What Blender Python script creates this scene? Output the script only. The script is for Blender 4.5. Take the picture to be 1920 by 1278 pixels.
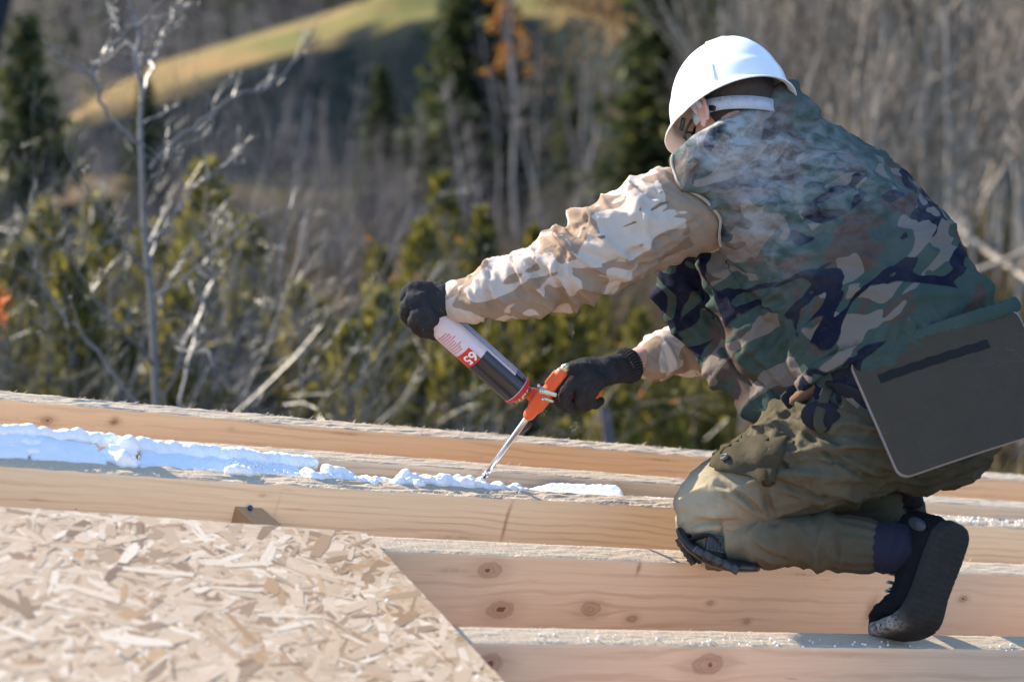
import bpy, bmesh, math, random
import numpy as np
from mathutils import Vector, Matrix, Quaternion, noise as mnoise

for o in list(bpy.data.objects):
    bpy.data.objects.remove(o)
SC = bpy.context.scene
COL = SC.collection
R = math.radians

# ------------------------------------------------------------------ camera
FPX = 1920 * 70 / 36.0
PITCH = R(13.4)
CP, SP = math.cos(PITCH), math.sin(PITCH)
CAM = Vector((0, 0, 6.2))
cam_d = bpy.data.cameras.new('camera')
cam = bpy.data.objects.new('camera', cam_d)
COL.objects.link(cam)
cam.location = CAM
cam.rotation_euler = (math.pi / 2 - PITCH, 0, 0)
cam_d.lens = 70
cam_d.sensor_width = 36
cam_d.clip_start = 0.05
cam_d.clip_end = 6000
cam_d.dof.use_dof = True
cam_d.dof.focus_distance = 4.0
cam_d.dof.aperture_fstop = 2.7
cam_d.dof.aperture_blades = 9
SC.camera = cam


def V(x, y, z):
    """vector given as (right, up, away) of the camera, in world axes"""
    return Vector((x, z * CP + y * SP, -z * SP + y * CP))


def P(px, py, z):
    """point seen at photo pixel (px, py), z metres along the optical axis"""
    return CAM + V((px - 960) / FPX * z, -(py - 639) / FPX * z, z)


# ------------------------------------------------------------------ light
SUN = V(-0.72, 0.57, 0.33).normalized()
SUN_EL = math.asin(SUN.z)
SUN_AZ = math.atan2(SUN.x, SUN.y)
world = bpy.data.worlds.new('World')
SC.world = world
world.use_nodes = True
wn = world.node_tree
wn.nodes.clear()
wo = wn.nodes.new('ShaderNodeOutputWorld')
wb = wn.nodes.new('ShaderNodeBackground')
ws = wn.nodes.new('ShaderNodeTexSky')
ws.sky_type = 'NISHITA'
ws.sun_disc = False
ws.sun_elevation = SUN_EL
ws.sun_rotation = SUN_AZ
ws.air_density = 1.0
ws.dust_density = 0.2
ws.ozone_density = 1.5
ws.altitude = 700
wn.links.new(ws.outputs[0], wb.inputs[0])
wb.inputs[1].default_value = 0.145
wn.links.new(wb.outputs[0], wo.inputs[0])
sun_d = bpy.data.lights.new('sun', 'SUN')
sun = bpy.data.objects.new('sun', sun_d)
COL.objects.link(sun)
sun_d.energy = 4.0
sun_d.angle = R(0.53)
sun_d.color = (1.0, 0.89, 0.73)
sun.rotation_euler = SUN.to_track_quat('Z', 'Y').to_euler()
SC.view_settings.view_transform = 'Standard'
SC.view_settings.look = 'None'
SC.view_settings.gamma = 1
SC.view_settings.exposure = 1.55
SC.render.engine = 'CYCLES'
SC.cycles.max_bounces = 8
SC.cycles.diffuse_bounces = 4
SC.cycles.transparent_max_bounces = 8
SC.cycles.use_denoising = True


# ------------------------------------------------------------------ helpers
class N:
    """little node-tree writer"""
    def __init__(self, name):
        self.m = bpy.data.materials.new(name)
        self.m.use_nodes = True
        self.t = self.m.node_tree
        self.t.nodes.clear()
        self.out = self.t.nodes.new('ShaderNodeOutputMaterial')

    def n(self, typ, ins=None, **props):
        d = self.t.nodes.new('ShaderNode' + typ)
        for k, v in props.items():
            setattr(d, k, v)
        for k, v in (ins or {}).items():
            s = d.inputs[k]
            if isinstance(v, bpy.types.NodeSocket):
                self.t.links.new(v, s)
            else:
                s.default_value = v
        return d

    def math(self, op, a, b=0.0, c=0.0, clamp=False):
        d = self.n('Math', {0: a, 1: b, 2: c}, operation=op)
        d.use_clamp = clamp
        return d.outputs[0]

    def smooth(self, v, lo, hi, a=0.0, b=1.0):
        return self.n('MapRange', {'Value': v, 'From Min': lo, 'From Max': hi, 'To Min': a, 'To Max': b},
                      interpolation_type='SMOOTHSTEP').outputs[0]

    def mix(self, f, a, b, blend='MIX'):
        d = self.n('Mix', data_type='RGBA', blend_type=blend)
        for i, v in ((0, f), (6, a), (7, b)):
            if isinstance(v, bpy.types.NodeSocket):
                self.t.links.new(v, d.inputs[i])
            else:
                d.inputs[i].default_value = v if i == 0 else (*v[:3], 1)
        return d.outputs[2]

    def obj(self, scale=(1, 1, 1), rot=(0, 0, 0), loc=(0, 0, 0)):
        tc = self.n('TexCoord')
        mp = self.n('Mapping', {0: tc.outputs['Object'], 1: loc, 2: rot, 3: scale})
        return mp.outputs[0]

    def noise(self, co, scale, detail=2.0, rough=0.5, dist=0.0, out=0):
        return self.n('TexNoise', {'Vector': co, 'Scale': scale, 'Detail': detail, 'Roughness': rough,
                                   'Distortion': dist}).outputs[out]

    def bump(self, h, strength=0.3, dist=0.002, normal=None):
        d = self.n('Bump', {'Strength': strength, 'Distance': dist, 'Height': h})
        if normal:
            self.t.links.new(normal, d.inputs['Normal'])
        return d.outputs[0]

    def bsdf(self, color, rough=0.7, metal=0.0, normal=None, spec=0.5, **ins):
        b = self.n('BsdfPrincipled')
        for k, v in dict({'Base Color': color, 'Roughness': rough, 'Metallic': metal, 'Specular IOR Level': spec}, **ins).items():
            if isinstance(v, bpy.types.NodeSocket):
                self.t.links.new(v, b.inputs[k])
            elif k == 'Base Color':
                b.inputs[k].default_value = (*v[:3], 1)
            else:
                b.inputs[k].default_value = v
        if normal:
            self.t.links.new(normal, b.inputs['Normal'])
        self.t.links.new(b.outputs[0], self.out.inputs[0])
        return self.m


def simple(name, color, rough=0.6, metal=0.0, var=0.15, scale=30.0, bump=0.0, bscale=200.0, spec=0.5):
    k = N(name)
    co = k.obj()
    f = k.noise(co, scale, 4)
    c = k.mix(f, [v * (1 - var) for v in color], [min(1, v * (1 + var)) for v in color])
    nm = k.bump(k.noise(co, bscale, 3), bump, 0.002) if bump else None
    return k.bsdf(c, rough, metal, nm, spec)


def link_obj(name, me, mats, parent=None, loc=None, mw=None, smooth=True):
    o = bpy.data.objects.new(name, me)
    COL.objects.link(o)
    if mats is not None:
        for m in (mats if isinstance(mats, (list, tuple)) else [mats]):
            if len(me.materials) < 8 and m.name not in [x.name for x in me.materials if x]:
                me.materials.append(m)
    if smooth and me.polygons:
        me.polygons.foreach_set('use_smooth', [True] * len(me.polygons))
    if mw is not None:
        o.matrix_world = mw
    if loc is not None:
        o.location = loc
    if parent is not None:
        o.parent = parent
    return o


def from_bm(bm, base=None):
    if base is not None:
        bmesh.ops.translate(bm, verts=bm.verts, vec=-Vector(base))
    bmesh.ops.recalc_face_normals(bm, faces=bm.faces)
    me = bpy.data.meshes.new('mesh')
    bm.to_mesh(me)
    bm.free()
    return me


def empty(name, loc):
    o = bpy.data.objects.new(name, None)
    o.empty_display_size = 0.1
    o.location = loc
    COL.objects.link(o)
    return o


def tag(o, label=None, cat=None, group=None, kind=None):
    if label:
        o['label'] = label
    if cat:
        o['category'] = cat
    if group:
        o['group'] = group
    if kind:
        o['kind'] = kind
    return o


def frames(pts, ref=None):
    pts = [Vector(p) for p in pts]
    n = len(pts)
    tang = []
    for i in range(n):
        a = pts[max(0, i - 1)]
        b = pts[min(n - 1, i + 1)]
        t = (b - a)
        tang.append(t.normalized() if t.length > 1e-9 else Vector((0, 0, 1)))
    u = Vector(ref) if ref is not None else Vector((0.123, 0.3, 0.95))
    out = []
    for t in tang:
        u = u - t * u.dot(t)
        if u.length < 1e-6:
            u = t.orthogonal()
        u.normalize()
        out.append((u.copy(), t.cross(u)))
    return pts, tang, out


def spline(pts, rad, k=6):
    """Catmull-Rom resample of points and radii"""
    P_ = [np.array(p, float) for p in pts]
    Q = [np.atleast_1d(np.array(r, float)) for r in rad]
    o, ro = [], []
    n = len(P_)
    for i in range(n - 1):
        a, b, c, d = (max(i - 1, 0), i, i + 1, min(i + 2, n - 1))
        for j in range(k):
            t = j / k
            def cr(A):
                return 0.5 * ((2 * A[b]) + (-A[a] + A[c]) * t + (2 * A[a] - 5 * A[b] + 4 * A[c] - A[d]) * t * t
                              + (-A[a] + 3 * A[b] - 3 * A[c] + A[d]) * t ** 3)
            o.append(Vector(cr(P_)))
            r = cr(Q)
            ro.append(r[0] if len(r) == 1 else tuple(r))
    o.append(Vector(P_[-1]))
    r = Q[-1]
    ro.append(r[0] if len(r) == 1 else tuple(r))
    return o, ro


def tube(bm, pts, rad, n=12, ref=None, round_ends=True, mat=0, power=2.0):
    """closed tube through pts; rad: float or (ru, rv) per point"""
    pts, tang, fr = frames(pts, ref)
    rings = []
    def ring(c, u, v, ru, rv):
        vs = []
        for k in range(n):
            a = 2 * math.pi * k / n
            ca, sa = math.cos(a), math.sin(a)
            if power != 2.0:
                ca = math.copysign(abs(ca) ** (2 / power), ca)
                sa = math.copysign(abs(sa) ** (2 / power), sa)
            vs.append(bm.verts.new(c + u * (ru * ca) + v * (rv * sa)))
        return vs
    def rr(r):
        return (r, r) if not isinstance(r, (tuple, list)) else r
    if round_ends:
        ru, rv = rr(rad[0])
        m = min(ru, rv)
        for s in (0.95, 0.75, 0.4):
            q = math.sqrt(1 - s * s)
            rings.append(ring(pts[0] - tang[0] * m * s, *fr[0], ru * q, rv * q))
    for i in range(len(pts)):
        ru, rv = rr(rad[i])
        rings.append(ring(pts[i], *fr[i], ru, rv))
    if round_ends:
        ru, rv = rr(rad[-1])
        m = min(ru, rv)
        for s in (0.4, 0.75, 0.95):
            q = math.sqrt(1 - s * s)
            rings.append(ring(pts[-1] + tang[-1] * m * s, *fr[-1], ru * q, rv * q))
    for a, b in zip(rings, rings[1:]):
        for k in range(n):
            f = bm.faces.new((a[k], a[(k + 1) % n], b[(k + 1) % n], b[k]))
            f.material_index = mat
    f = bm.faces.new(rings[0][::-1]); f.material_index = mat
    f = bm.faces.new(rings[-1]); f.material_index = mat
    return rings


def loft(bm, stations, n=40, cap=True):
    """stations: (center, U half-vector, V half-vector)"""
    rings = []
    for c, u, v in stations:
        rings.append([bm.verts.new(Vector(c) + Vector(u) * math.cos(2 * math.pi * k / n) + Vector(v) * math.sin(2 * math.pi * k / n)) for k in range(n)])
    for a, b in zip(rings, rings[1:]):
        for k in range(n):
            bm.faces.new((a[k], a[(k + 1) % n], b[(k + 1) % n], b[k]))
    if cap:
        bm.faces.new(rings[0][::-1])
        bm.faces.new(rings[-1])
    return rings


def ellipsoid(bm, c, a, b, d, n=16):
    """a, b, d: half-axis vectors"""
    m = Matrix((Vector(a), Vector(b), Vector(d))).transposed().to_4x4()
    m.translation = Vector(c)
    bmesh.ops.create_uvsphere(bm, u_segments=n, v_segments=n // 2 + 2, radius=1.0, matrix=m)


def box(bm, c, ax, ay, az, mat=0):
    """box from centre and half-axis vectors"""
    c, ax, ay, az = Vector(c), Vector(ax), Vector(ay), Vector(az)
    vs = {}
    for i in (-1, 1):
        for j in (-1, 1):
            for k in (-1, 1):
                vs[i, j, k] = bm.verts.new(c + ax * i + ay * j + az * k)
    fs = []
    for q in (((-1, -1, -1), (-1, 1, -1), (1, 1, -1), (1, -1, -1)), ((-1, -1, 1), (1, -1, 1), (1, 1, 1), (-1, 1, 1)),
              ((-1, -1, -1), (1, -1, -1), (1, -1, 1), (-1, -1, 1)), ((-1, 1, -1), (-1, 1, 1), (1, 1, 1), (1, 1, -1)),
              ((-1, -1, -1), (-1, -1, 1), (-1, 1, 1), (-1, 1, -1)), ((1, -1, -1), (1, 1, -1), (1, 1, 1), (1, -1, 1))):
        f = bm.faces.new([vs[k] for k in q])
        f.material_index = mat
        fs.append(f)
    return fs


def fuse(bm, voxel, smooth=4, factor=0.5):
    """union of overlapping closed shells as one continuous skin"""
    bmesh.ops.recalc_face_normals(bm, faces=bm.faces)
    me = bpy.data.meshes.new('tmp')
    bm.to_mesh(me)
    bm.free()
    o = bpy.data.objects.new('tmp', me)
    COL.objects.link(o)
    m = o.modifiers.new('r', 'REMESH')
    m.mode = 'VOXEL'
    m.voxel_size = voxel
    m.use_smooth_shade = True
    if smooth:
        s = o.modifiers.new('s', 'SMOOTH')
        s.factor = factor
        s.iterations = smooth
    dg = bpy.context.evaluated_depsgraph_get()
    res = bpy.data.meshes.new_from_object(o.evaluated_get(dg))
    bpy.data.objects.remove(o)
    bpy.data.meshes.remove(me)
    return res


def get_co(me):
    a = np.empty(len(me.vertices) * 3)
    me.vertices.foreach_get('co', a)
    b = np.empty(len(me.vertices) * 3)
    me.vertices.foreach_get('normal', b)
    return a.reshape(-1, 3), b.reshape(-1, 3)


def set_co(me, a):
    me.vertices.foreach_set('co', a.ravel())
    me.update()


def shift(me, base):
    a, _ = get_co(me)
    set_co(me, a - np.array(base))
    return me


def raw(vs, fs, mats=None):
    me = bpy.data.meshes.new('mesh')
    me.from_pydata(vs, [], fs)
    if mats:
        me.polygons.foreach_set('material_index', mats)
    me.update()
    return me
# ================================================================== terrain
def ground_z(x, y):
    """height of the land relative to the camera"""
    r = math.hypot(x, y)
    z = float(np.interp(r, [0, 20, 30, 45, 70, 100, 132, 146, 160, 172, 200, 260, 350, 600, 1000, 1700],
                        [-6.2, -6.4, -7.4, -9.4, -12.6, -18, -25, -25, -24, -23, -25, -22, -20, -8, 40, 160]))
    # the valley drops away at the far left
    az_ = math.degrees(math.atan2(x, y))
    lw = min(1, max(0, (-12.2 - az_ + 1.2 * mnoise.noise(Vector((r * .01, az_ * .5, 3)))) / 2.6))
    if lw > 0 and r > 180:
        z = z * (1 - lw) + lw * float(np.interp(r, [180, 260, 350, 600, 1000, 1700], [-27, -40, -56, -90, -125, -60]))
    # grassy spur on the far side of the hollow
    xr = x + 0.10 * (y - 160)
    crest = float(np.interp(xr, [-70, -44, -36, -24, -16, -11, -4, 6, 16, 30, 60], [-24, -21.2, -19.4, -16.0, -13.6, -12.0, -11.4, -11.0, -10.6, -10.2, -9.5]))
    gentle = float(np.interp(xr, [-40, -24, -12, 4, 14, 26], [13, 10, 7, 10, 34, 44]))
    d = 170 - y
    if d < 0:
        prof = -0.02 * (-d) if d > -25 else -0.5 - 0.25 * (-d - 25)
    elif d < gentle:
        prof = -0.085 * d
    else:
        prof = -0.085 * gentle - 1.45 * (d - gentle)
    hill = crest + prof
    w = 1.0 if -34 < x < 60 else max(0, 1 - ((-34 - x) / 8 if x < 0 else (x - 60) / 30))
    if y > 90:
        z = max(z, hill * w + z * (1 - w))
    # right hand bank under the thicket
    z += 1.6 * math.exp(-((x - 12) / 8) ** 2) * math.exp(-((y - 34) / 16) ** 2)
    z += 0.35 * mnoise.noise(Vector((x * 0.08, y * 0.08, 1))) * min(1, r / 30)
    z += 1.2 * mnoise.noise(Vector((x * 0.022, y * 0.022, 5))) * min(1, max(0, (r - 60) / 80))
    # dirt hump on the crest
    z += 1.3 * math.exp(-((x + 10) / 3.2) ** 2) * math.exp(-((y - 171) / 3.0) ** 2)
    return z


def gz(x, y):
    return CAM.z + ground_z(x, y)


rs = [0.5, 4, 8] + list(np.arange(12, 60, 3.0)) + list(np.arange(60, 128, 5)) + list(np.arange(128, 190, 1.5)) + [195, 205, 220, 240, 270, 310, 360, 430, 520, 650, 800, 1000, 1300, 1700]
az = np.concatenate([np.linspace(-180, -32, 26), np.linspace(-30, 30, 181), np.linspace(32, 180, 26)])
vs, fs = [], []
for r in rs:
    for a in az:
        x, y = r * math.sin(R(a)), r * math.cos(R(a))
        vs.append((x, y, gz(x, y)))
na = len(az)
for i in range(len(rs) - 1):
    for j in range(na - 1):
        a = i * na + j
        fs.append((a, a + 1, a + na + 1, a + na))
k = N('autumn_ground')
o = k.obj()
sep = k.n('SeparateXYZ', {0: o}).outputs
n1 = k.noise(o, 0.22, 5, 0.6)
n2 = k.noise(o, 1.6, 5, 0.65)
n3 = k.noise(o, 0.05, 3, 0.5)
litter = k.mix(n2, (0.016, 0.013, 0.008), (0.042, 0.030, 0.016))
litter = k.mix(k.smooth(n1, .45, .65, 0, .7), litter, (0.030, 0.036, 0.015))
grass = k.mix(n2, (0.150, 0.110, 0.040), (0.250, 0.170, 0.068))
grass = k.mix(k.smooth(k.noise(o, 0.11, 5, .65), .42, .62, 0, .85), grass, (0.105, 0.112, 0.030))
grass = k.mix(k.smooth(k.noise(o, 0.5, 5, .7), .55, .72, 0, .5), grass, (0.10, 0.065, 0.03))
grass = k.mix(k.smooth(n3, .52, .66, 0, .8), grass, (0.26, 0.15, 0.065))
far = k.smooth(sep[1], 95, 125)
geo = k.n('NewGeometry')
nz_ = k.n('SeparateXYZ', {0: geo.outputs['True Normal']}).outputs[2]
bank_shade = k.mix(n2, (0.016, 0.022, 0.020), (0.036, 0.042, 0.034))
grass = k.mix(k.smooth(nz_, .86, .72), grass, bank_shade)  # steep bank darkened by slope: hill shade painted into the grass colour
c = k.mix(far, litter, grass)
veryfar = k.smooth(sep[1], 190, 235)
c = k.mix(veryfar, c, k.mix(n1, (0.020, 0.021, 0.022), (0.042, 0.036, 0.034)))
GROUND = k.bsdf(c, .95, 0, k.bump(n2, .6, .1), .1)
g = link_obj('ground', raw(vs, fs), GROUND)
g['kind'] = 'structure'

# dark mountainside closing the valley; unseen ring added to block horizon glow
vs, fs = [], []
nx, ny = 150, 26
for j in range(ny + 1):
    for i in range(nx + 1):
        a_ = R(-180 + 360 * i / nx)
        r_ = 1000 + 700 * j / ny
        x, y = r_ * math.sin(a_), r_ * math.cos(a_)
        z = CAM.z - 130 + 560 * (j / ny) ** 1.0 * max(0.0, math.cos(a_ * .62)) ** 1.5 + 30 * mnoise.noise(Vector((x * .004, y * .004, 2))) + 8 * mnoise.noise(Vector((x * .02, y * .02, 2)))  # ring lowered behind the viewer to let sky light in
        vs.append((x, y, z))
for j in range(ny):
    for i in range(nx):
        a = j * (nx + 1) + i
        fs.append((a, a + 1, a + nx + 2, a + nx + 1))
k = N('far_forest_slope')
o = k.obj()
c = k.mix(k.noise(o, .03, 4, .6), (0.018, 0.030, 0.030), (0.040, 0.046, 0.042))
mt = link_obj('mountain', raw(vs, fs), k.bsdf(c, .95, 0, k.bump(k.noise(o, .09, 4), 1.0, 6), .1))
mt['kind'] = 'structure'

# ================================================================== plants
class TB:
    """collects thin tapered tubes and leaf slivers"""
    def __init__(self):
        self.v, self.f, self.t = [], [], []

    def tube(self, pts, r0, r1, n=3, tone=0.5):
        m = len(pts)
        base = len(self.v)
        u = None
        for i, p in enumerate(pts):
            d = (pts[min(i + 1, m - 1)] - pts[max(i - 1, 0)])
            d = d.normalized() if d.length > 1e-9 else Vector((0, 0, 1))
            u = d.orthogonal().normalized() if u is None else (u - d * u.dot(d)).normalized()
            w = d.cross(u)
            r = r0 + (r1 - r0) * i / (m - 1)
            for k_ in range(n):
                a = 2 * math.pi * k_ / n
                self.v.append(p + u * (r * math.cos(a)) + w * (r * math.sin(a)))
                self.t.append(tone)
        for i in range(m - 1):
            for k_ in range(n):
                a = base + i * n + k_
                b = base + i * n + (k_ + 1) % n
                self.f.append((a, b, b + n, a + n))

    def sliver(self, p, d, ln, wd, tone, side=None):
        s = side if side is not None else d.cross(Vector((0.3, 0.2, 0.9)))
        if s.length < 1e-5:
            s = Vector((1, 0, 0))
        s = s.normalized() * wd
        k_ = len(self.v)
        self.v += [p - s * .4, p + d * ln * .45 + s, p + d * ln, p + d * ln * .5 - s]
        self.t += [tone] * 4
        self.f.append((k_, k_ + 1, k_ + 2, k_ + 3))

    def mesh(self, mat):
        me = raw(self.v, self.f)
        at = me.attributes.new('tone', 'FLOAT', 'POINT')
        at.data.foreach_set('value', np.array(self.t, np.float32))
        me.materials.append(mat)
        return me


def tone_mat(name, stops, rough=.8, transl=0.0, spec=.25):
    k = N(name)
    at = k.n('Attribute', attribute_name='tone').outputs['Fac']
    oi = k.n('ObjectInfo').outputs['Random']
    f = k.math('ADD', at, k.math('MULTIPLY', k.math('SUBTRACT', oi, .5), .25), clamp=True)
    rp = k.n('ValToRGB', {0: f})
    cr = rp.color_ramp
    while len(cr.elements) < len(stops):
        cr.elements.new(.5)
    for e, (p_, c_) in zip(cr.elements, stops):
        e.position = p_
        e.color = (*c_, 1)
    m = k.bsdf(rp.outputs[0], rough, 0, None, spec)
    if transl:
        t = k.n('BsdfTranslucent', {0: rp.outputs[0]})
        mx = k.n('MixShader', {0: transl})
        b = [x for x in k.t.nodes if x.type == 'BSDF_PRINCIPLED'][0]
        k.t.links.new(b.outputs[0], mx.inputs[1])
        k.t.links.new(t.outputs[0], mx.inputs[2])
        k.t.links.new(mx.outputs[0], k.out.inputs[0])
    return m


BARK = tone_mat('grey_bark', [(0, (0.060, 0.052, 0.052)), (.5, (0.130, 0.117, 0.112)), (1, (0.26, 0.235, 0.22))], .42, 0, .6)
BARKW = tone_mat('tan_grey_twigs', [(0, (0.050, 0.037, 0.028)), (.5, (0.145, 0.112, 0.085)), (1, (0.34, 0.28, 0.22))], .6, 0, .45)
BARKV = tone_mat('violet_grey_twigs', [(0, (0.028, 0.022, 0.023)), (.5, (0.095, 0.077, 0.076)), (1, (0.28, 0.23, 0.22))], .65, 0, .4)
STEM = tone_mat('pale_thicket_stem', [(0, (0.18, 0.145, 0.115)), (.5, (0.34, 0.285, 0.235)), (1, (0.48, 0.41, 0.35))], .6, 0, .4)
BARKS = tone_mat('shiny_grey_twigs', [(0, (0.040, 0.034, 0.034)), (.5, (0.090, 0.078, 0.076)), (1, (0.26, 0.235, 0.22))], .36, 0, .7)
BIRCH = tone_mat('birch_bark', [(0, (0.12, 0.105, 0.10)), (.5, (0.38, 0.34, 0.31)), (1, (0.55, 0.50, 0.46))], .6, 0, .3)
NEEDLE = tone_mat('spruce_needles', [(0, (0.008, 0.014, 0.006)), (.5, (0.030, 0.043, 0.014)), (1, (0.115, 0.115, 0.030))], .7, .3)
JUNI = tone_mat('olive_needles', [(0, (0.012, 0.017, 0.005)), (.5, (0.150, 0.140, 0.027)), (1, (0.42, 0.33, 0.075))], .65, .5)
LEAFO = tone_mat('orange_leaves', [(0, (0.36, 0.13, 0.03)), (.5, (0.55, 0.24, 0.04)), (1, (0.62, 0.36, 0.06))], .6, .35)
LEAFR = tone_mat('red_orange_leaves', [(0, (0.48, 0.10, 0.03)), (.5, (0.66, 0.17, 0.04)), (1, (0.72, 0.26, 0.06))], .6, .35)
LEAFY = tone_mat('yellow_leaves', [(0, (0.34, 0.22, 0.03)), (.5, (0.50, 0.36, 0.04)), (1, (0.58, 0.46, 0.07))], .6, .35)
DRY = tone_mat('dry_grass', [(0, (0.040, 0.032, 0.016)), (.5, (0.105, 0.078, 0.036)), (1, (0.22, 0.16, 0.08))], .8, .2)


def wander(r, p, d, ln, n, jit, up=0.0):
    pts = [p.copy()]
    d = d.normalized()
    for i in range(n):
        d = (d + Vector((r.gauss(0, jit), r.gauss(0, jit), r.gauss(0, jit) + up))).normalized()
        p = p + d * (ln / n)
        pts.append(p.copy())
    return pts, d


def grow(tb, r, pts, rad, level, spec):
    """twigs along a parent branch"""
    n, frac, jit, up, spread = spec[level]
    total = sum((b - a).length for a, b in zip(pts, pts[1:]))
    for i in range(n):
        t = r.uniform(.22 if level else .25, 1.0) ** .9
        k_ = min(int(t * (len(pts) - 1)), len(pts) - 2)
        q = pts[k_].lerp(pts[k_ + 1], t * (len(pts) - 1) - k_)
        ax = (pts[k_ + 1] - pts[k_]).normalized()
        o = ax.orthogonal().normalized()
        o = Quaternion(ax, r.uniform(0, 2 * math.pi)) @ o
        d = (ax * math.cos(spread) + o * math.sin(spread)).normalized()
        ln = total * frac * r.uniform(.6, 1.25) * (1.15 - .55 * t)
        rr = rad * .55 * (1.1 - .5 * t)
        p2, _ = wander(r, q, d, ln, 4 if level == 0 else 3, jit, up)
        tb.tube(p2, rr, rr * .35, 3, r.random())
        if level + 1 < len(spec):
            grow(tb, r, p2, rr, level + 1, spec)


def bare_template(seed, H, r0, spec, bark, twig, lean=.05, nseg=9, clear=.0):
    r = random.Random(seed)
    tr = TB()
    pts, _ = wander(r, Vector((0, 0, -.2)), Vector((r.gauss(0, lean), r.gauss(0, lean), 1)), H, nseg, .05, .02)
    tr.tube(pts, r0, r0 * .22, 6, .6)
    tw = TB()
    k0 = int(len(pts) * clear)
    grow(tw, r, pts[k0:], r0, 0, spec)
    return tr.mesh(bark), tw.mesh(twig)


def multi_template(seed, H, nst, r0, spec, bark, twig, spread=.35):
    """a shrub of several stems from one root"""
    r = random.Random(seed)
    tr, tw = TB(), TB()
    for s in range(nst):
        a = r.uniform(0, 2 * math.pi)
        d = Vector((math.cos(a) * r.uniform(.1, spread), math.sin(a) * r.uniform(.1, spread), 1))
        h = H * r.uniform(.6, 1.0)
        pts, _ = wander(r, Vector((math.cos(a) * .15, math.sin(a) * .15, -.1)), d, h, 8, .09, .03)
        tr.tube(pts, r0 * r.uniform(.6, 1), r0 * .15, 4, r.random())
        grow(tw, r, pts, r0 * .7, 0, spec)
    return tr.mesh(bark), tw.mesh(twig)


def spruce_template(seed, H, W_, dens=1.0):
    r = random.Random(seed)
    tr, cr_ = TB(), TB()
    tr.tube([Vector((0, 0, -.3)), Vector((.02, 0, H * .5)), Vector((0, 0, H * .98))], H * .014 + .03, .015, 6, .3)
    nl = int(60 * dens)
    for l_ in range(nl):
        t = (l_ + r.random() * .6) / nl
        z = H * (.06 + .93 * t)
        L = W_ * (1 - t) ** .85 * r.uniform(.75, 1.12) + .12
        nb = max(5, int(11 * (1 - t) + 4))
        for b in range(nb):
            a = r.uniform(0, 2 * math.pi)
            Lb = L * r.uniform(.65, 1.1)
            droop = r.uniform(.10, .45) * (1 - t * .6)
            ns = max(5, int(15 * Lb / W_ + 4))
            for s in range(ns):
                u = (s + r.random()) / ns
                rad = Lb * u
                zz = z - droop * rad + .25 * rad * u * u * .6
                p = Vector((math.cos(a) * rad, math.sin(a) * rad, zz))
                da = a + r.gauss(0, .7)
                d = Vector((math.cos(da), math.sin(da), r.gauss(-.25, .35))).normalized()
                ll = r.uniform(.22, .48) * (W_ / 2.0) ** .5
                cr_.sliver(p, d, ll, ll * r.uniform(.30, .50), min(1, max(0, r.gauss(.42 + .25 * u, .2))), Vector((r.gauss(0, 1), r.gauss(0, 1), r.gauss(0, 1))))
    return tr.mesh(BARKV), cr_.mesh(NEEDLE)


def juniper_template(seed, H, W_, n=7000, mat=None):
    """upright bushy evergreen of several pointed plumes"""
    r = random.Random(seed)
    tr, cr_ = TB(), TB()
    spires = [(0, 0, 1.0, .55)] + [(math.cos(a) * W_ * r.uniform(.25, .6), math.sin(a) * W_ * r.uniform(.25, .6), r.uniform(.5, .9), r.uniform(.3, .5)) for a in [r.uniform(0, 6.28) for _ in range(9)]]
    for sx, sy, sh, sw in spires:
        tr.tube([Vector((sx * .2, sy * .2, -.2)), Vector((sx * .7, sy * .7, H * sh * .5)), Vector((sx, sy, H * sh * .92))], .05, .01, 4, .3)
    for i in range(n):
        sx, sy, sh, sw = r.choice(spires)
        t = r.random() ** .8
        prof = (min(1, t * 3.5 + .25)) * (1 - t) ** .62
        a = r.uniform(0, 2 * math.pi)
        lump_ = 1 + .35 * mnoise.noise(Vector((math.cos(a) * 2 + sx * 3, math.sin(a) * 2 + sy * 3, t * 6 + seed)))
        rad = W_ * sw * prof * lump_ * r.uniform(.35, 1.0) ** .5
        p = Vector((sx * (.6 + .4 * t) + math.cos(a) * rad, sy * (.6 + .4 * t) + math.sin(a) * rad, H * sh * t))
        d = Vector((math.cos(a) * .6 + r.gauss(0, .35), math.sin(a) * .5 + r.gauss(0, .3), 1.2 + r.gauss(0, .3))).normalized()
        ll = r.uniform(.05, .12)
        cr_.sliver(p, d, ll, ll * r.uniform(.13, .24), min(1, max(0, r.gauss(.5, .22))), Vector((r.gauss(0, 1), r.gauss(0, 1), r.gauss(0, 1))))
    return tr.mesh(BARKV), cr_.mesh(mat or JUNI)


def place(name, tmpl, px, z, label, cat, group=None, scale=1.0, top=None, H=None, rot=None, crown='crown', dz=0.0, sink=0.0):
    """a plant standing on the ground at photo column px, z metres away; scaled so its tip reaches photo row top when given"""
    p = P(px, 639 if top is None else max(top, 0), z)
    x, y = p.x, p.y
    # the column of the photo meets the ground somewhat nearer or farther; keep plan position
    zz = gz(x, y) - sink
    if top is not None:
        tip = P(px, top, math.hypot(z, 0))
        want = tip.z - zz
        scale = want / H
    o = empty(name, (x, y, zz))
    o.rotation_euler = (0, 0, rot if rot is not None else random.Random(int(px * 7 + z * 13)).uniform(0, 6.28))
    o.scale = (scale, scale, scale)
    tag(o, label, cat, group)
    t = bpy.data.objects.new('trunk', tmpl[0]); COL.objects.link(t); t.parent = o
    c = bpy.data.objects.new(crown, tmpl[1]); COL.objects.link(c); c.parent = o
    for extra in tmpl[2:]:
        e = bpy.data.objects.new('leaves', extra); COL.objects.link(e); e.parent = o
    return o


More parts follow.
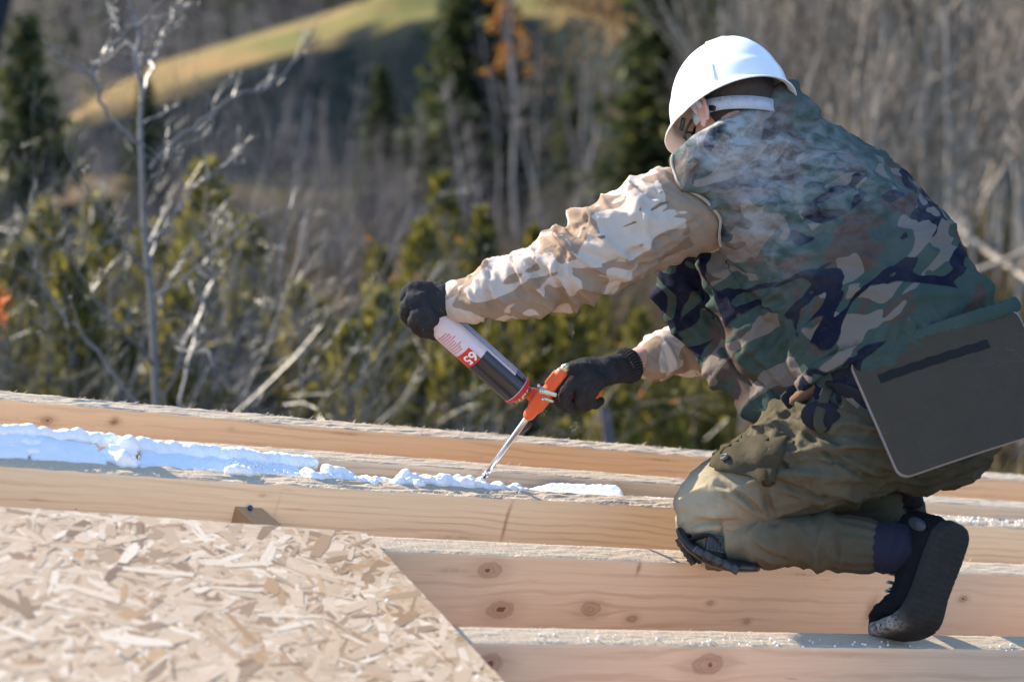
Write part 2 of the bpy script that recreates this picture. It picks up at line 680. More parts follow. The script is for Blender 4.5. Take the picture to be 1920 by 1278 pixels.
SP3 = [(15, .36, .12, .05, .75), (6, .42, .16, .04, .7), (4, .45, .2, .02, .7)]
SPT = [(16, .34, .07, .10, .38), (6, .45, .15, .05, .6), (4, .5, .2, .03, .6)]
SPS = [(9, .42, .14, .05, .6), (5, .5, .18, .04, .6), (3, .5, .2, .02, .6)]
T_THICK = [bare_template(100 + i, 8.0, .060, SPT, STEM, BARKW, .035, 9, .1) for i in range(5)]
T_VIOLET = [multi_template(200 + i, 5.0, 8, .017, SPS, BARKV, BARKV, .32) for i in range(4)]
T_SHRUB = [multi_template(300 + i, 3.6, 6, .009, [(9, .36, .14, .05, .6), (5, .45, .2, .03, .7), (3, .5, .25, .0, .8)], BARKS, BARKS, .5) for i in range(4)]
T_BIRCH = [bare_template(400 + i, 11.0, .085, [(24, .20, .10, .03, .75), (6, .5, .15, -.02, .6), (4, .5, .2, -.05, .6)], BIRCH, BARKV, .03, 10, .3) for i in range(3)]
_b = bare_template(450, 11.0, .060, [(22, .16, .10, .03, .75), (5, .5, .15, -.02, .6), (3, .5, .2, -.05, .6)], BIRCH, BARKW, .0, 10, .3)
T_STRAIGHT = _b
T_ST2 = bare_template(455, 11.0, .070, [(30, .16, .10, .06, .6), (6, .5, .15, .0, .6), (4, .5, .2, -.04, .6)], BIRCH, BARKV, .0, 12, .25)
T_ST3 = bare_template(457, 11.0, .060, [(30, .15, .10, .06, .6), (6, .5, .15, .0, .6), (4, .5, .2, -.04, .6)], BIRCH, BARKV, .0, 12, .25)
T_SPRUCE = [spruce_template(500 + i, 12.0, 3.1) for i in range(3)]
T_JUNI = [juniper_template(600 + i, 4.0, 1.05, 36000) for i in range(3)]

r = random.Random(77)


def leafy(tmpl, seed, n, mat, frac_lo=.3, size=.07, part=1.0):
    """leaf set scattered over the twig ends of a template"""
    rr = random.Random(seed)
    me = tmpl[1]
    tb = TB()
    vsn = len(me.vertices)
    zs = [v.co.z for v in me.vertices]
    zmax = max(zs)
    while len(tb.f) < n:
        v = me.vertices[rr.randrange(vsn)].co
        if v.z < zmax * frac_lo or rr.random() > part:
            continue
        d = Vector((rr.gauss(0, 1), rr.gauss(0, 1), rr.gauss(-.3, .7))).normalized()
        tb.sliver(v.copy() + d * .02, d, size * rr.uniform(.6, 1.3), size * .42, rr.random(), Vector((rr.gauss(0, 1), rr.gauss(0, 1), rr.gauss(0, 1))))
    return tb.mesh(mat)


# ---- spruces
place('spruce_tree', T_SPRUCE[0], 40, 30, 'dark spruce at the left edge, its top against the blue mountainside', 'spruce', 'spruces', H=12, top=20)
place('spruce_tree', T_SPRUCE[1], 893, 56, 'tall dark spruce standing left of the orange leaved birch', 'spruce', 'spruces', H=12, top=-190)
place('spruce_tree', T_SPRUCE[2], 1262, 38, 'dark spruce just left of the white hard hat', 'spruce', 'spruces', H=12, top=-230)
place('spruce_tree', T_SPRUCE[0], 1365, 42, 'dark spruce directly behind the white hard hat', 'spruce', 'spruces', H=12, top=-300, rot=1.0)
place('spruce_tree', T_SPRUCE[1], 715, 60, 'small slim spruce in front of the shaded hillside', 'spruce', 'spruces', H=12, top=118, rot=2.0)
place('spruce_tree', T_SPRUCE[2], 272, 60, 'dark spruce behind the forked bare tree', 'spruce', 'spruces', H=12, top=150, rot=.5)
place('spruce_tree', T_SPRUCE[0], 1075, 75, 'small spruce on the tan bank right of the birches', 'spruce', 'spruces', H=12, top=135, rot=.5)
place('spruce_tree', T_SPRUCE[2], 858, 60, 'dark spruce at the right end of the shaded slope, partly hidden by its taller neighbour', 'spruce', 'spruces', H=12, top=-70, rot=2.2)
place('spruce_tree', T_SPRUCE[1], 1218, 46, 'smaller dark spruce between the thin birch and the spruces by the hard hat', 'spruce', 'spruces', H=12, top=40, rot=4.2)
# ---- junipers
place('juniper_bush', T_JUNI[0], 828, 15, 'sunlit olive juniper with pointed tip below the grey thicket', 'juniper', 'olive junipers', H=4, top=335)
place('juniper_bush', T_JUNI[1], 905, 15.5, 'broad olive juniper behind the black glove and sleeve', 'juniper', 'olive junipers', H=4, top=400, rot=1)
place('juniper_bush', T_JUNI[2], 765, 13.5, 'low olive juniper left of the upturned can', 'juniper', 'olive junipers', H=4, top=520, rot=2)
place('juniper_bush', T_JUNI[0], 1110, 16, 'dark green juniper between the two sleeves', 'juniper', 'olive junipers', H=4, top=470, rot=3)
place('juniper_bush', T_JUNI[1], 1010, 13, 'dark green juniper behind the gun and can', 'juniper', 'olive junipers', H=4, top=560, rot=4)
place('juniper_bush', T_JUNI[2], 1200, 14, 'dark juniper below the right sleeve beside the worker\'s knee', 'juniper', 'olive junipers', H=4, top=590, rot=4)
place('juniper_bush', T_JUNI[1], 80, 11.5, 'olive juniper at lower left behind bare stems', 'juniper', 'olive junipers', H=4, top=395, rot=5)
place('juniper_bush', T_JUNI[0], 185, 12.5, 'olive juniper left of the forked bare tree', 'juniper', 'olive junipers', H=4, top=380, rot=2.4)
place('juniper_bush', T_JUNI[2], 385, 12.5, 'olive juniper right of the forked bare tree', 'juniper', 'olive junipers', H=4, top=315, rot=.4)
place('juniper_bush', T_JUNI[1], 470, 13.5, 'olive juniper under the long slanting branch', 'juniper', 'olive junipers', H=4, top=420, rot=1.4)
place('juniper_bush', T_JUNI[0], -30, 12.5, 'olive juniper cut by the left picture edge', 'juniper', 'olive junipers', H=4, top=480, rot=1.7)
place('juniper_bush', T_JUNI[2], 600, 15.0, 'low dark juniper among grey stems right of the yellow leaves', 'juniper', 'olive junipers', H=4, top=570, rot=1.7)
place('juniper_bush', T_JUNI[0], 1900, 30, 'dark juniper at the right edge beyond the seat pad', 'juniper', 'olive junipers', H=4, top=560, rot=1.7)
place('juniper_bush', T_JUNI[1], 1310, 15, 'dark juniper hidden behind the vest front', 'juniper', 'olive junipers', H=4, top=600, rot=1.7)
for i, (px, z, tp, lb) in enumerate(((950, 12.5, 500, 'dense juniper directly behind the can label'), (1070, 12.0, 600, 'low dense juniper behind the gun handle'), (860, 11.5, 590, 'low dense juniper under the left glove'), (1150, 11.5, 680, 'low dark juniper behind the grey stake'), (690, 12, 640, 'low dark juniper right of the orange leaves'), (280, 13, 430, 'dense juniper straight behind the forked tree trunk'), (130, 10.5, 500, 'low dense juniper in the lower left corner of the trees'), (560, 13, 540, 'juniper behind the yellow leaves'), (1250, 13, 660, 'dark juniper right behind the kneeling worker\'s thigh'), (1000, 17, 430, 'juniper below the pale birches'), (330, 11, 560, 'low juniper between the two lower forks of bare branches'), (715, 11.3, 560, 'bushy low juniper immediately left of the can'), (655, 11.0, 620, 'small juniper left of the can at the foot of the grey belt'), (790, 12.2, 430, 'upright juniper above the left glove'), (1085, 13.2, 520, 'upright juniper over the flow knob of the gun'), (30, 10.8, 470, 'juniper beside the orange leaved sapling'))):
    place('juniper_bush', T_JUNI[i % 3], px, z, lb, 'juniper', 'olive junipers', H=4, top=tp, rot=i * 1.3)

# ---- birches
lo_ = leafy(T_ST2, 1, 1900, LEAFO, .55, .17)
place('birch_tree', (T_ST2[0], T_ST2[1], lo_), 972, 50, 'pale birch with orange leaves in its crown, centre of the picture', 'birch', 'pale birches', H=11, top=-130, rot=0)
place('birch_tree', T_ST3, 935, 47, 'bare pale birch immediately left of the orange leaved one', 'birch', 'pale birches', H=11, top=10, rot=1)
place('birch_tree', T_ST2, 1024, 50, 'bare pale birch right of the orange leaved one', 'birch', 'pale birches', H=11, top=-40, rot=2)
place('birch_tree', T_ST3, 630, 38, 'lone pale birch below the shaded hillside', 'birch', 'pale birches', H=11, top=95, rot=3)
place('birch_tree', T_ST3, 1172, 48, 'thin birch on the tan bank left of the spruces', 'birch', 'pale birches', H=11, top=60, rot=4)
place('birch_tree', T_STRAIGHT, 1803, 22, 'pale straight birch trunk rising through the thicket at right', 'birch', 'pale birches', H=11, top=-420, rot=0)
place('birch_tree', T_ST2, 1662, 28, 'pale birch trunk among grey stems above the worker\'s back', 'birch', 'pale birches', H=11, top=-240, rot=5)
place('birch_tree', T_ST3, 1112, 50, 'slender birch on the tan bank beside the small spruce', 'birch', 'pale birches', H=11, top=110, rot=5)
place('birch_tree', T_ST2, 505, 44, 'faint thin birch below the sunlit meadow', 'birch', 'pale birches', H=11, top=60, rot=5)

for i, (px, z, tp) in enumerate(((575, 36, 190), (655, 40, 170), (765, 44, 210), (868, 40, 150), (992, 44, 60), (1052, 40, 120), (1092, 46, 150), (1140, 42, 100), (1205, 40, 150), (905, 36, 230), (700, 38, 240), (540, 42, 230))):
    place('birch_tree', (T_ST3, T_ST2)[i % 2], px, z, 'slim pale birch among the grey shrubs of the hollow', 'birch', 'slim birches in the hollow', H=11, top=tp, rot=i * 2.1)
# ---- trees standing on and in front of the meadow
for i, (px, z, tp) in enumerate(((150, 120, 120), (215, 125, 100), (330, 128, 60), (430, 120, 70), (505, 130, 60))):
    place('meadow_tree', T_VIOLET[i % 4], px, z, 'small bare tree standing against the meadow slope', 'bare tree', 'bare trees along the meadow', H=4.6, top=tp, crown='twigs')
# ---- thicket on the right bank: countable trees, nothing tells them apart
lab = 'slender bare tree of the dense grey brown thicket behind the worker\'s back'
for i in range(96):
    px = 1370 + 640 * ((i * .618034) % 1) + r.uniform(-12, 12)
    z = 19 + 27 * r.random()
    place('thicket_tree', T_THICK[i % 5], px, z, lab, 'bare tree', 'bare trees of the right thicket', H=8, top=r.uniform(-190, 60), crown='twigs')
# ---- violet grey shrubs across the hollow
lab = 'violet grey bare shrub in the belt below the meadow'
for i in range(90):
    px = -60 + 1400 * ((i * .618034 + .1) % 1) + r.uniform(-14, 14)
    z = 26 + 40 * r.random()
    t_ = float(np.interp(px, [0, 300, 600, 760, 900, 1100, 1300], [330, 310, 280, 290, 330, 350, 340])) + r.uniform(-70, 90)
    place('bare_shrub', T_VIOLET[i % 4], px, z, lab, 'shrub', 'bare shrubs in the hollow', H=4.6, top=t_, crown='twigs')
# ---- nearer leafless shrubs, lower left and centre
lab = 'leafless grey shrub with shiny twigs in front of the olive junipers'
for i in range(40):
    px = -60 + 560 * ((i * .618034 + .3) % 1) ** 1.2 + r.uniform(-20, 20)
    z = r.uniform(8.2, 12.5)
    tp = float(np.interp(px, [-60, 150, 350, 500, 650, 760], [300, 330, 360, 430, 470, 540])) + r.uniform(-90, 190)
    place('leafless_shrub', T_SHRUB[i % 4], px, z, lab, 'shrub', 'leafless shrubs near the roof', H=3.5, top=tp, crown='twigs')
# ---- leaf clusters still hanging
ly = leafy(T_SHRUB[0], 5, 120, LEAFY, .55, .05)
lo2 = leafy(T_SHRUB[1], 6, 70, LEAFO, .5, .05)
place('leafy_shrub', (T_SHRUB[0][0], T_SHRUB[0][1], ly), 490, 11.0, 'shrub with yellow leaves in front of the junipers', 'shrub', None, H=3.5, top=500, rot=1)
place('leafy_shrub', (T_SHRUB[1][0], T_SHRUB[1][1], lo2), 615, 11.5, 'shrub with a few orange leaves below the grey belt', 'shrub', None, H=3.5, top=440, rot=1)
place('leafy_shrub', (T_SHRUB[1][0], T_SHRUB[1][1], lo2), 735, 12.5, 'small yellow brown shrub left of the sunlit juniper', 'shrub', None, H=3.5, top=455, rot=2)

# ---- hero bare tree, drawn branch by branch
HZ = 7.6
rr = random.Random(9)
def hp3(pts, z0=HZ, dz=0.0):
    n = len(pts)
    return [P(x, y, z0 + dz * i / max(1, n - 1)) for i, (x, y) in enumerate(pts)]
root = P(312, 639, HZ)
hb_ = Vector((root.x, root.y, gz(root.x, root.y)))
ht = empty('forked_tree', hb_)
tag(ht, 'forked bare grey tree with crooked shiny branches, rising behind the far rafter at left', 'bare tree')
trunk_px = [(302, 980), (296, 820), (290, 700), (286, 600), (278, 500), (270, 420), (267, 330), (263, 240), (266, 170), (254, 110), (262, 60), (244, 0), (236, -80)]
tp, trad = spline([hb_] + hp3(trunk_px), [.026, .022] + [.017 - .0011 * i for i in range(len(trunk_px) - 1)], 4)
tr_, tw_ = TB(), TB()
n_ = len(tp)
for a in range(0, n_ - 1):
    tr_.tube([tp[a] - hb_, tp[a + 1] - hb_], trad[a], trad[a + 1], 7, .55 + .35 * mnoise.noise(Vector((a * .7, 0, 0))))
branches = [
    ([(266, 275), (228, 240), (196, 200), (180, 165), (178, 128), (190, 108), (212, 84), (262, 40), (300, 4), (330, -40)], .0105, -.6),
    ([(268, 190), (284, 130), (300, 85), (318, 40), (330, 0)], .009, .3),
    ([(264, 150), (284, 92), (310, 60), (340, 25)], .007, -.3),
    ([(276, 310), (330, 262), (392, 215), (440, 178), (490, 166), (520, 150), (562, 98), (590, 60)], .010, .5),
    ([(272, 400), (300, 330), (330, 280), (395, 225), (410, 200)], .008, -.5),
    ([(276, 470), (330, 400), (372, 345), (430, 300), (452, 262)], .009, .6),
    ([(270, 395), (282, 345), (300, 315), (308, 300)], .006, -.3),
    ([(262, 440), (246, 480), (238, 520), (222, 550)], .005, .3),
    ([(282, 520), (240, 470), (200, 420), (160, 350), (120, 270)], .009, -.6),
    ([(280, 500), (300, 430), (322, 425)], .006, .2),
    ([(290, 600), (310, 540), (345, 480), (390, 425), (400, 395)], .008, .5),
    ([(330, 800), (352, 680), (372, 600), (388, 545), (402, 470), (412, 410)], .0095, .4),
    ([(340, 790), (390, 700), (430, 640), (520, 560), (600, 490), (660, 420)], .0038, .8),
    ([(360, 700), (338, 660), (342, 656), (385, 658), (408, 690)], .007, -.5),
    ([(320, 790), (350, 770), (385, 690)], .005, -.2),
    ([(300, 770), (330, 690), (352, 620), (380, 560)], .006, .4),
    ([(290, 690), (250, 640), (180, 560), (120, 470), (80, 440)], .009, -.7),
    ([(260, 760), (180, 660), (110, 580), (70, 500), (48, 420), (52, 395)], .010, -.4),
    ([(285, 560), (330, 530), (400, 480), (480, 410), (560, 385)], .007, .7),
    ([(268, 120), (230, 60), (205, 20), (190, -30)], .006, .4),
    ([(178, 150), (140, 120), (100, 96), (70, 70)], .005, -.2),
    ([(190, 150), (150, 125), (90, 110)], .004, .2),
]
for pts, r0_, dz in branches:
    wp = hp3(pts, HZ, dz)
    o_, _ = spline(wp, [1] * len(wp), 4)
    o_ = [p + Vector((rr.gauss(0, .006), rr.gauss(0, .006), rr.gauss(0, .006))) - hb_ for p in o_]
    r0_ *= .78
    tw_.tube(o_, r0_, r0_ * .30, 5, rr.uniform(.35, .95))
    grow(tw_, rr, o_, r0_ * .8, 0, [(14, .20, .22, .05, .8), (4, .4, .3, .03, .8)])
grow(tw_, rr, [p - hb_ for p in tp[8:]], .010, 0, [(12, .10, .2, .04, .9), (3, .4, .3, .02, .8)])
for nm, tb in (('trunk', tr_), ('branches', tw_)):
    o = bpy.data.objects.new(nm, tb.mesh(BARK)); COL.objects.link(o); o.parent = ht
# withered leaves clinging to a sapling at the left edge
sp_ = P(-6, 580, 7.4)
sb = Vector((sp_.x, sp_.y, gz(sp_.x, sp_.y)))
so_ = empty('maple_sapling', sb)
tag(so_, 'sapling with bright orange leaves at the left picture edge', 'sapling')
t1, t2 = TB(), TB()
t1.tube([Vector((0, 0, 0)), Vector((.03, 0, (sp_ - sb).z * .5)), sp_ - sb + Vector((0, 0, .25))], .012, .003, 5, .4)
for i in range(46):
    d = Vector((rr.gauss(0, 1), rr.gauss(0, 1), rr.gauss(-.2, .8))).normalized()
    t2.sliver(sp_ - sb + Vector((rr.gauss(0, .030), rr.gauss(0, .04), rr.gauss(0, .05))), d, rr.uniform(.03, .055), .014, rr.random())
for i in range(40):
    c_ = rr.choice((P(30, 490, 7.5), P(360, 480, 8.2), P(310, 500, 8.4), P(215, 520, 8.3)))
    d = Vector((rr.gauss(0, 1), rr.gauss(0, 1), rr.gauss(-.2, .8))).normalized()
for nm, tb, m_ in (('stem', t1, BARK), ('leaves', t2, LEAFR)):
    o = bpy.data.objects.new(nm, tb.mesh(m_)); COL.objects.link(o); o.parent = so_

# ---- fallen poles and a pale stake
def pole(label, a, b, r0, r1):
    pa, pb = P(*a), P(*b)
    tb = TB()
    o_, _ = spline([pa - pa, (pb - pa) * .5 + Vector((0, 0, -.02)), pb - pa], [1, 1, 1], 4)
    tb.tube(o_, r0, r1, 7, .7)
    o = bpy.data.objects.new('fallen_pole', tb.mesh(BARKW)); COL.objects.link(o)
    o.location = pa
    tag(o, label, 'pole')
pole('fallen pole slanting down to the right at the thicket foot', (1778, 412, 20), (1935, 530, 18.5), .034, .026)
pole('pale fallen pole slanting up to the right above the seat pad', (1800, 520, 19), (1990, 440, 18.6), .034, .026)
tb = TB()
pa = P(1152, 900, 11); pb = P(1132, 762, 11.05)
ps = Vector((pa.x, pa.y, gz(pa.x, pa.y)))
tb.tube([Vector((0, 0, 0)), pa - ps, pb - ps], .05, .030, 6, .55)
o = bpy.data.objects.new('stake', tb.mesh(BARKV)); COL.objects.link(o); o.location = ps
tag(o, 'blurred grey stake behind the rafters, right of the nozzle', 'stake')

# ---- masses nobody could count: undergrowth and the far wood
tb = TB()
for i in range(9000):
    a = R(r.uniform(-17, 17))
    d_ = 8.5 * (70 / 8.5) ** (r.random() ** 1.1)
    x, y = d_ * math.sin(a), d_ * math.cos(a)
    p = Vector((x, y, gz(x, y) - .05))
    for _ in range(2):
        d = Vector((r.gauss(0, .5), r.gauss(0, .5), 1)).normalized()
        ln = r.uniform(.25, .9) * (1 + d_ / 60)
        q = p + Vector((r.gauss(0, .2), r.gauss(0, .2), 0))
        tb.sliver(q, d, ln, .012 + .0012 * d_, r.random(), Vector((r.gauss(0, 1), r.gauss(0, 1), 0)))
o = bpy.data.objects.new('undergrowth', tb.mesh(DRY)); COL.objects.link(o)
tag(o, 'dry grass and stalks covering the slope below the roof', 'undergrowth', kind='stuff')
tbb, tbc = TB(), TB()
for i in range(620):
    a = R(r.uniform(-14.2, 16.5))
    d_ = r.uniform(205, 420)
    x, y = d_ * math.sin(a), d_ * math.cos(a)
    p = Vector((x, y, gz(x, y)))
    h = r.uniform(8, 15)
    if r.random() < .24:
        for j in range(70):
            t = r.random()
            aa = r.uniform(0, 6.28)
            rd_ = 2.2 * (1 - t) * r.uniform(.4, 1) + .1
            q = p + Vector((math.cos(aa) * rd_, math.sin(aa) * rd_, h * (t + .02)))
            tbc.sliver(q, Vector((math.cos(aa), math.sin(aa), -.4)).normalized(), r.uniform(.7, 1.4), .35, r.uniform(.1, .7), Vector((r.gauss(0, 1), r.gauss(0, 1), r.gauss(0, 1))))
    else:
        tbb.tube([p, p + Vector((r.gauss(0, .4), 0, h))], .14, .04, 3, r.uniform(.3, 1))
        for j in range(34):
            t = r.uniform(.2, 1)
            d = Vector((r.gauss(0, .6), r.gauss(0, .6), .9)).normalized()
            tbb.sliver(p + Vector((r.gauss(0, .3), r.gauss(0, .3), h * t)), d, r.uniform(1.2, 3.0), .07, r.random(), Vector((r.gauss(0, 1), r.gauss(0, 1), 0)))
o = bpy.data.objects.new('far_wood', tbb.mesh(tone_mat('far_twigs', [(0, (0.030, 0.025, 0.028)), (.5, (0.070, 0.058, 0.062)), (1, (0.15, 0.125, 0.125))], .8, 0, .1))); COL.objects.link(o)
tag(o, 'distant leafless wood on the slope beyond the meadow', 'wood', kind='stuff')
o = bpy.data.objects.new('far_conifers', tbc.mesh(NEEDLE)); COL.objects.link(o)
tag(o, 'dark conifers mixed into the distant wood beyond the meadow', 'wood', kind='stuff')
# russet brush on the tan bank
tb = TB()
for i in range(1500):
    x, y = r.gauss(7.0, 2.4), r.uniform(132, 168)
    p = Vector((x, y, gz(x, y)))
    d = Vector((r.gauss(0, .5), r.gauss(0, .5), .8)).normalized()
    tb.sliver(p + Vector((0, 0, r.uniform(0, 1.0))), d, r.uniform(.6, 1.5), .16, r.random(), Vector((r.gauss(0, 1), r.gauss(0, 1), 0)))
o = bpy.data.objects.new('russet_brush', tb.mesh(tone_mat('russet', [(0, (0.10, 0.055, 0.028)), (.5, (0.20, 0.115, 0.055)), (1, (0.28, 0.18, 0.085))], .8, .2))); COL.objects.link(o)
tag(o, 'russet brush on the tan bank between birches and spruces', 'brush', kind='stuff')
# ================================================================== roof
# plane through the rafters' upper edges, in camera axes (x right, y down, z away)
PA, PB, PC = -0.28, 1.0, 0.2515
PK = 3.95 * (PA * 340 + PB * 415 + PC * FPX)


def plane_pt(px, py, lift=0.0):
    u, v = px - 960, py - 639
    z = (PK - FPX * lift * math.sqrt(PA * PA + PB * PB + PC * PC)) / (PA * u + PB * v + PC * FPX)
    return P(px, py, z)


UPN = V(-PA, PB, -PC).normalized()      # roof normal, upwards


def wood_mat(name, knots, c_lo, c_hi, seed=0.0, rings=240.0, stains_glow=()):
    k = N(name)
    tc = k.n('TexCoord')
    sep = k.n('SeparateXYZ', {0: tc.outputs['Object']})
    x, y, z = sep.outputs
    big = k.noise(k.obj((0.7, 4, 4), loc=(seed, seed * 2, 0)), 1.6, 2)
    f = k.math('ADD', k.math('MULTIPLY', z, 1.0), k.math('MULTIPLY', y, 0.35))
    f = k.math('ADD', f, k.math('MULTIPLY', big, 0.10))
    kn = None
    kring = None
    for (kx, kz, kr) in knots:
        dx = k.math('MULTIPLY', k.math('SUBTRACT', x, kx), 0.62)
        dz = k.math('SUBTRACT', z, kz)
        d2 = k.math('ADD', k.math('ADD', k.math('MULTIPLY', dx, dx), k.math('MULTIPLY', dz, dz)), k.math('MULTIPLY', k.math('SUBTRACT', k.noise(k.obj(loc=(kx, 0, kz)), 45.0, 2), 0.5), kr * kr * 1.1))
        d2 = k.math('MAXIMUM', d2, 0.0)
        g = k.math('EXPONENT', k.math('MULTIPLY', d2, -1.0 / (kr * kr * 7.5)))
        s = k.math('MULTIPLY', g, k.math('MULTIPLY', k.math('SIGN', dz), kr * 1.15))
        f = k.math('SUBTRACT', f, s)
        dd = k.math('SQRT', d2)
        msk = k.smooth(dd, kr * 1.02, kr * 0.7)
        dark = k.smooth(dd, kr * 0.3, 0.0)
        edge = k.math('MULTIPLY', k.smooth(dd, kr * 0.72, kr * 0.9), k.smooth(dd, kr * 1.12, kr * 0.92))
        rg_ = k.smooth(k.math('SINE', k.math('ADD', k.math('MULTIPLY', dd, 900.0), k.math('MULTIPLY', big, 20.0))), -0.2, 0.9)
        e = k.math('ADD', k.math('MULTIPLY', msk, k.math('ADD', 0.26, k.math('MULTIPLY', rg_, 0.12))), k.math('MULTIPLY', dark, 0.9))
        halo = k.smooth(dd, kr * 2.6, kr * 0.8, 0, 0.20)
        e = k.math('ADD', k.math('ADD', e, halo), k.math('MULTIPLY', edge, 0.20))
        kn = e if kn is None else k.math('ADD', kn, e)
    wob = k.noise(k.obj((2.5, 9, 9), loc=(seed, 0, 3)), 4.0, 3)
    ph = k.math('ADD', k.math('MULTIPLY', f, rings), k.math('MULTIPLY', wob, 4.0))
    sn = k.math('SINE', ph)
    late = k.smooth(sn, 0.1, 1.0)
    amp = k.smooth(k.noise(k.obj((1.2, 10, 14), loc=(seed, 7, 1)), 2.2, 2), 0.35, 0.7, 0.12, 1.0)
    fine = k.noise(k.obj((6, 260, 260)), 1.0, 3, 0.6)
    tone = k.noise(k.obj((1.1, 3, 12), loc=(seed * 3, 1, 1)), 1.5, 2)
    c = k.mix(tone, c_lo, c_hi)
    c = k.mix(k.math('MULTIPLY', k.math('MULTIPLY', late, amp), 0.34), c, (0.40, 0.20, 0.11))
    c = k.mix(k.smooth(fine, 0.25, 0.75, 0.0, 0.16), c, (0.36, 0.24, 0.16))
    # pitch streaks, handling dirt and small pin knots
    st = k.smooth(k.noise(k.obj((3.0, 40, 28), loc=(seed, 3, 5)), 2.0, 3, 0.6), 0.66, 0.78)
    c = k.mix(k.math('MULTIPLY', st, 0.45), c, (0.40, 0.18, 0.08))
    pin = k.n('TexVoronoi', {'Vector': k.obj((1, 1, 1.6), loc=(seed, seed, seed)), 'Scale': 7.0}).outputs['Distance']
    c = k.mix(k.smooth(pin, 0.035, 0.02, 0, 0.75), c, (0.13, 0.06, 0.035))
    sp_ = k.smooth(k.noise(k.obj((1, 1, 1), loc=(seed, 1, 2)), 260.0, 2), 0.70, 0.78)
    sp2 = k.smooth(k.noise(k.obj((1, 1, 1), loc=(seed, 4, 2)), 6.0, 2), 0.5, 0.7)
    c = k.mix(k.math('MULTIPLY', k.math('MULTIPLY', sp_, sp2), 0.6), c, (0.16, 0.08, 0.05))
    for (sx, sz, sw, sh, amt) in stains_glow:
        ax_ = k.math('DIVIDE', k.math('SUBTRACT', k.math('ADD', x, k.math('MULTIPLY', k.math('SUBTRACT', wob, .5), sw * 1.6)), sx), sw)
        az_ = k.math('DIVIDE', k.math('SUBTRACT', z, sz), sh)
        gg = k.math('EXPONENT', k.math('MULTIPLY', k.math('ADD', k.math('MULTIPLY', ax_, ax_), k.math('MULTIPLY', az_, az_)), -1.0))
        c = k.mix(k.math('MULTIPLY', k.math('MULTIPLY', gg, amt), k.smooth(k.noise(k.obj((1, 1, .35)), 90.0, 3), .3, .6, .45, 1)), c, (0.20, 0.075, 0.035))
    if kn is not None:
        kn = k.math('MINIMUM', kn, 1.0)
        c = k.mix(kn, c, (0.22, 0.085, 0.040))
    h = k.math('ADD', k.math('MULTIPLY', fine, 0.6), k.math('MULTIPLY', k.noise(k.obj((60, 400, 18)), 1.0, 2), 0.5))
    return k.bsdf(c, 0.62, 0, k.bump(h, 0.25, 0.0012), 0.35)


def sawn_mat(name, c0=(0.45, 0.35, 0.245), c1=(0.61, 0.49, 0.355)):
    k = N(name)
    a = k.noise(k.obj((14, 160, 160)), 1.0, 4, 0.7)
    b = k.noise(k.obj((160, 60, 100)), 1.0, 4, 0.6)
    c = k.mix(a, c0, c1)
    c = k.mix(k.smooth(b, 0.55, 0.75, 0, 0.5), c, (0.45, 0.36, 0.27))
    h = k.math('ADD', k.math('MULTIPLY', a, 0.9), k.math('MULTIPLY', b, 0.8))
    return k.bsdf(c, 0.85, 0, k.bump(h, 0.9, 0.003), 0.2)


SAWN = sawn_mat('rough_sawn_wood')
FIBRE = simple('wood_fibre', (0.80, 0.66, 0.48), 0.8, var=0.2)

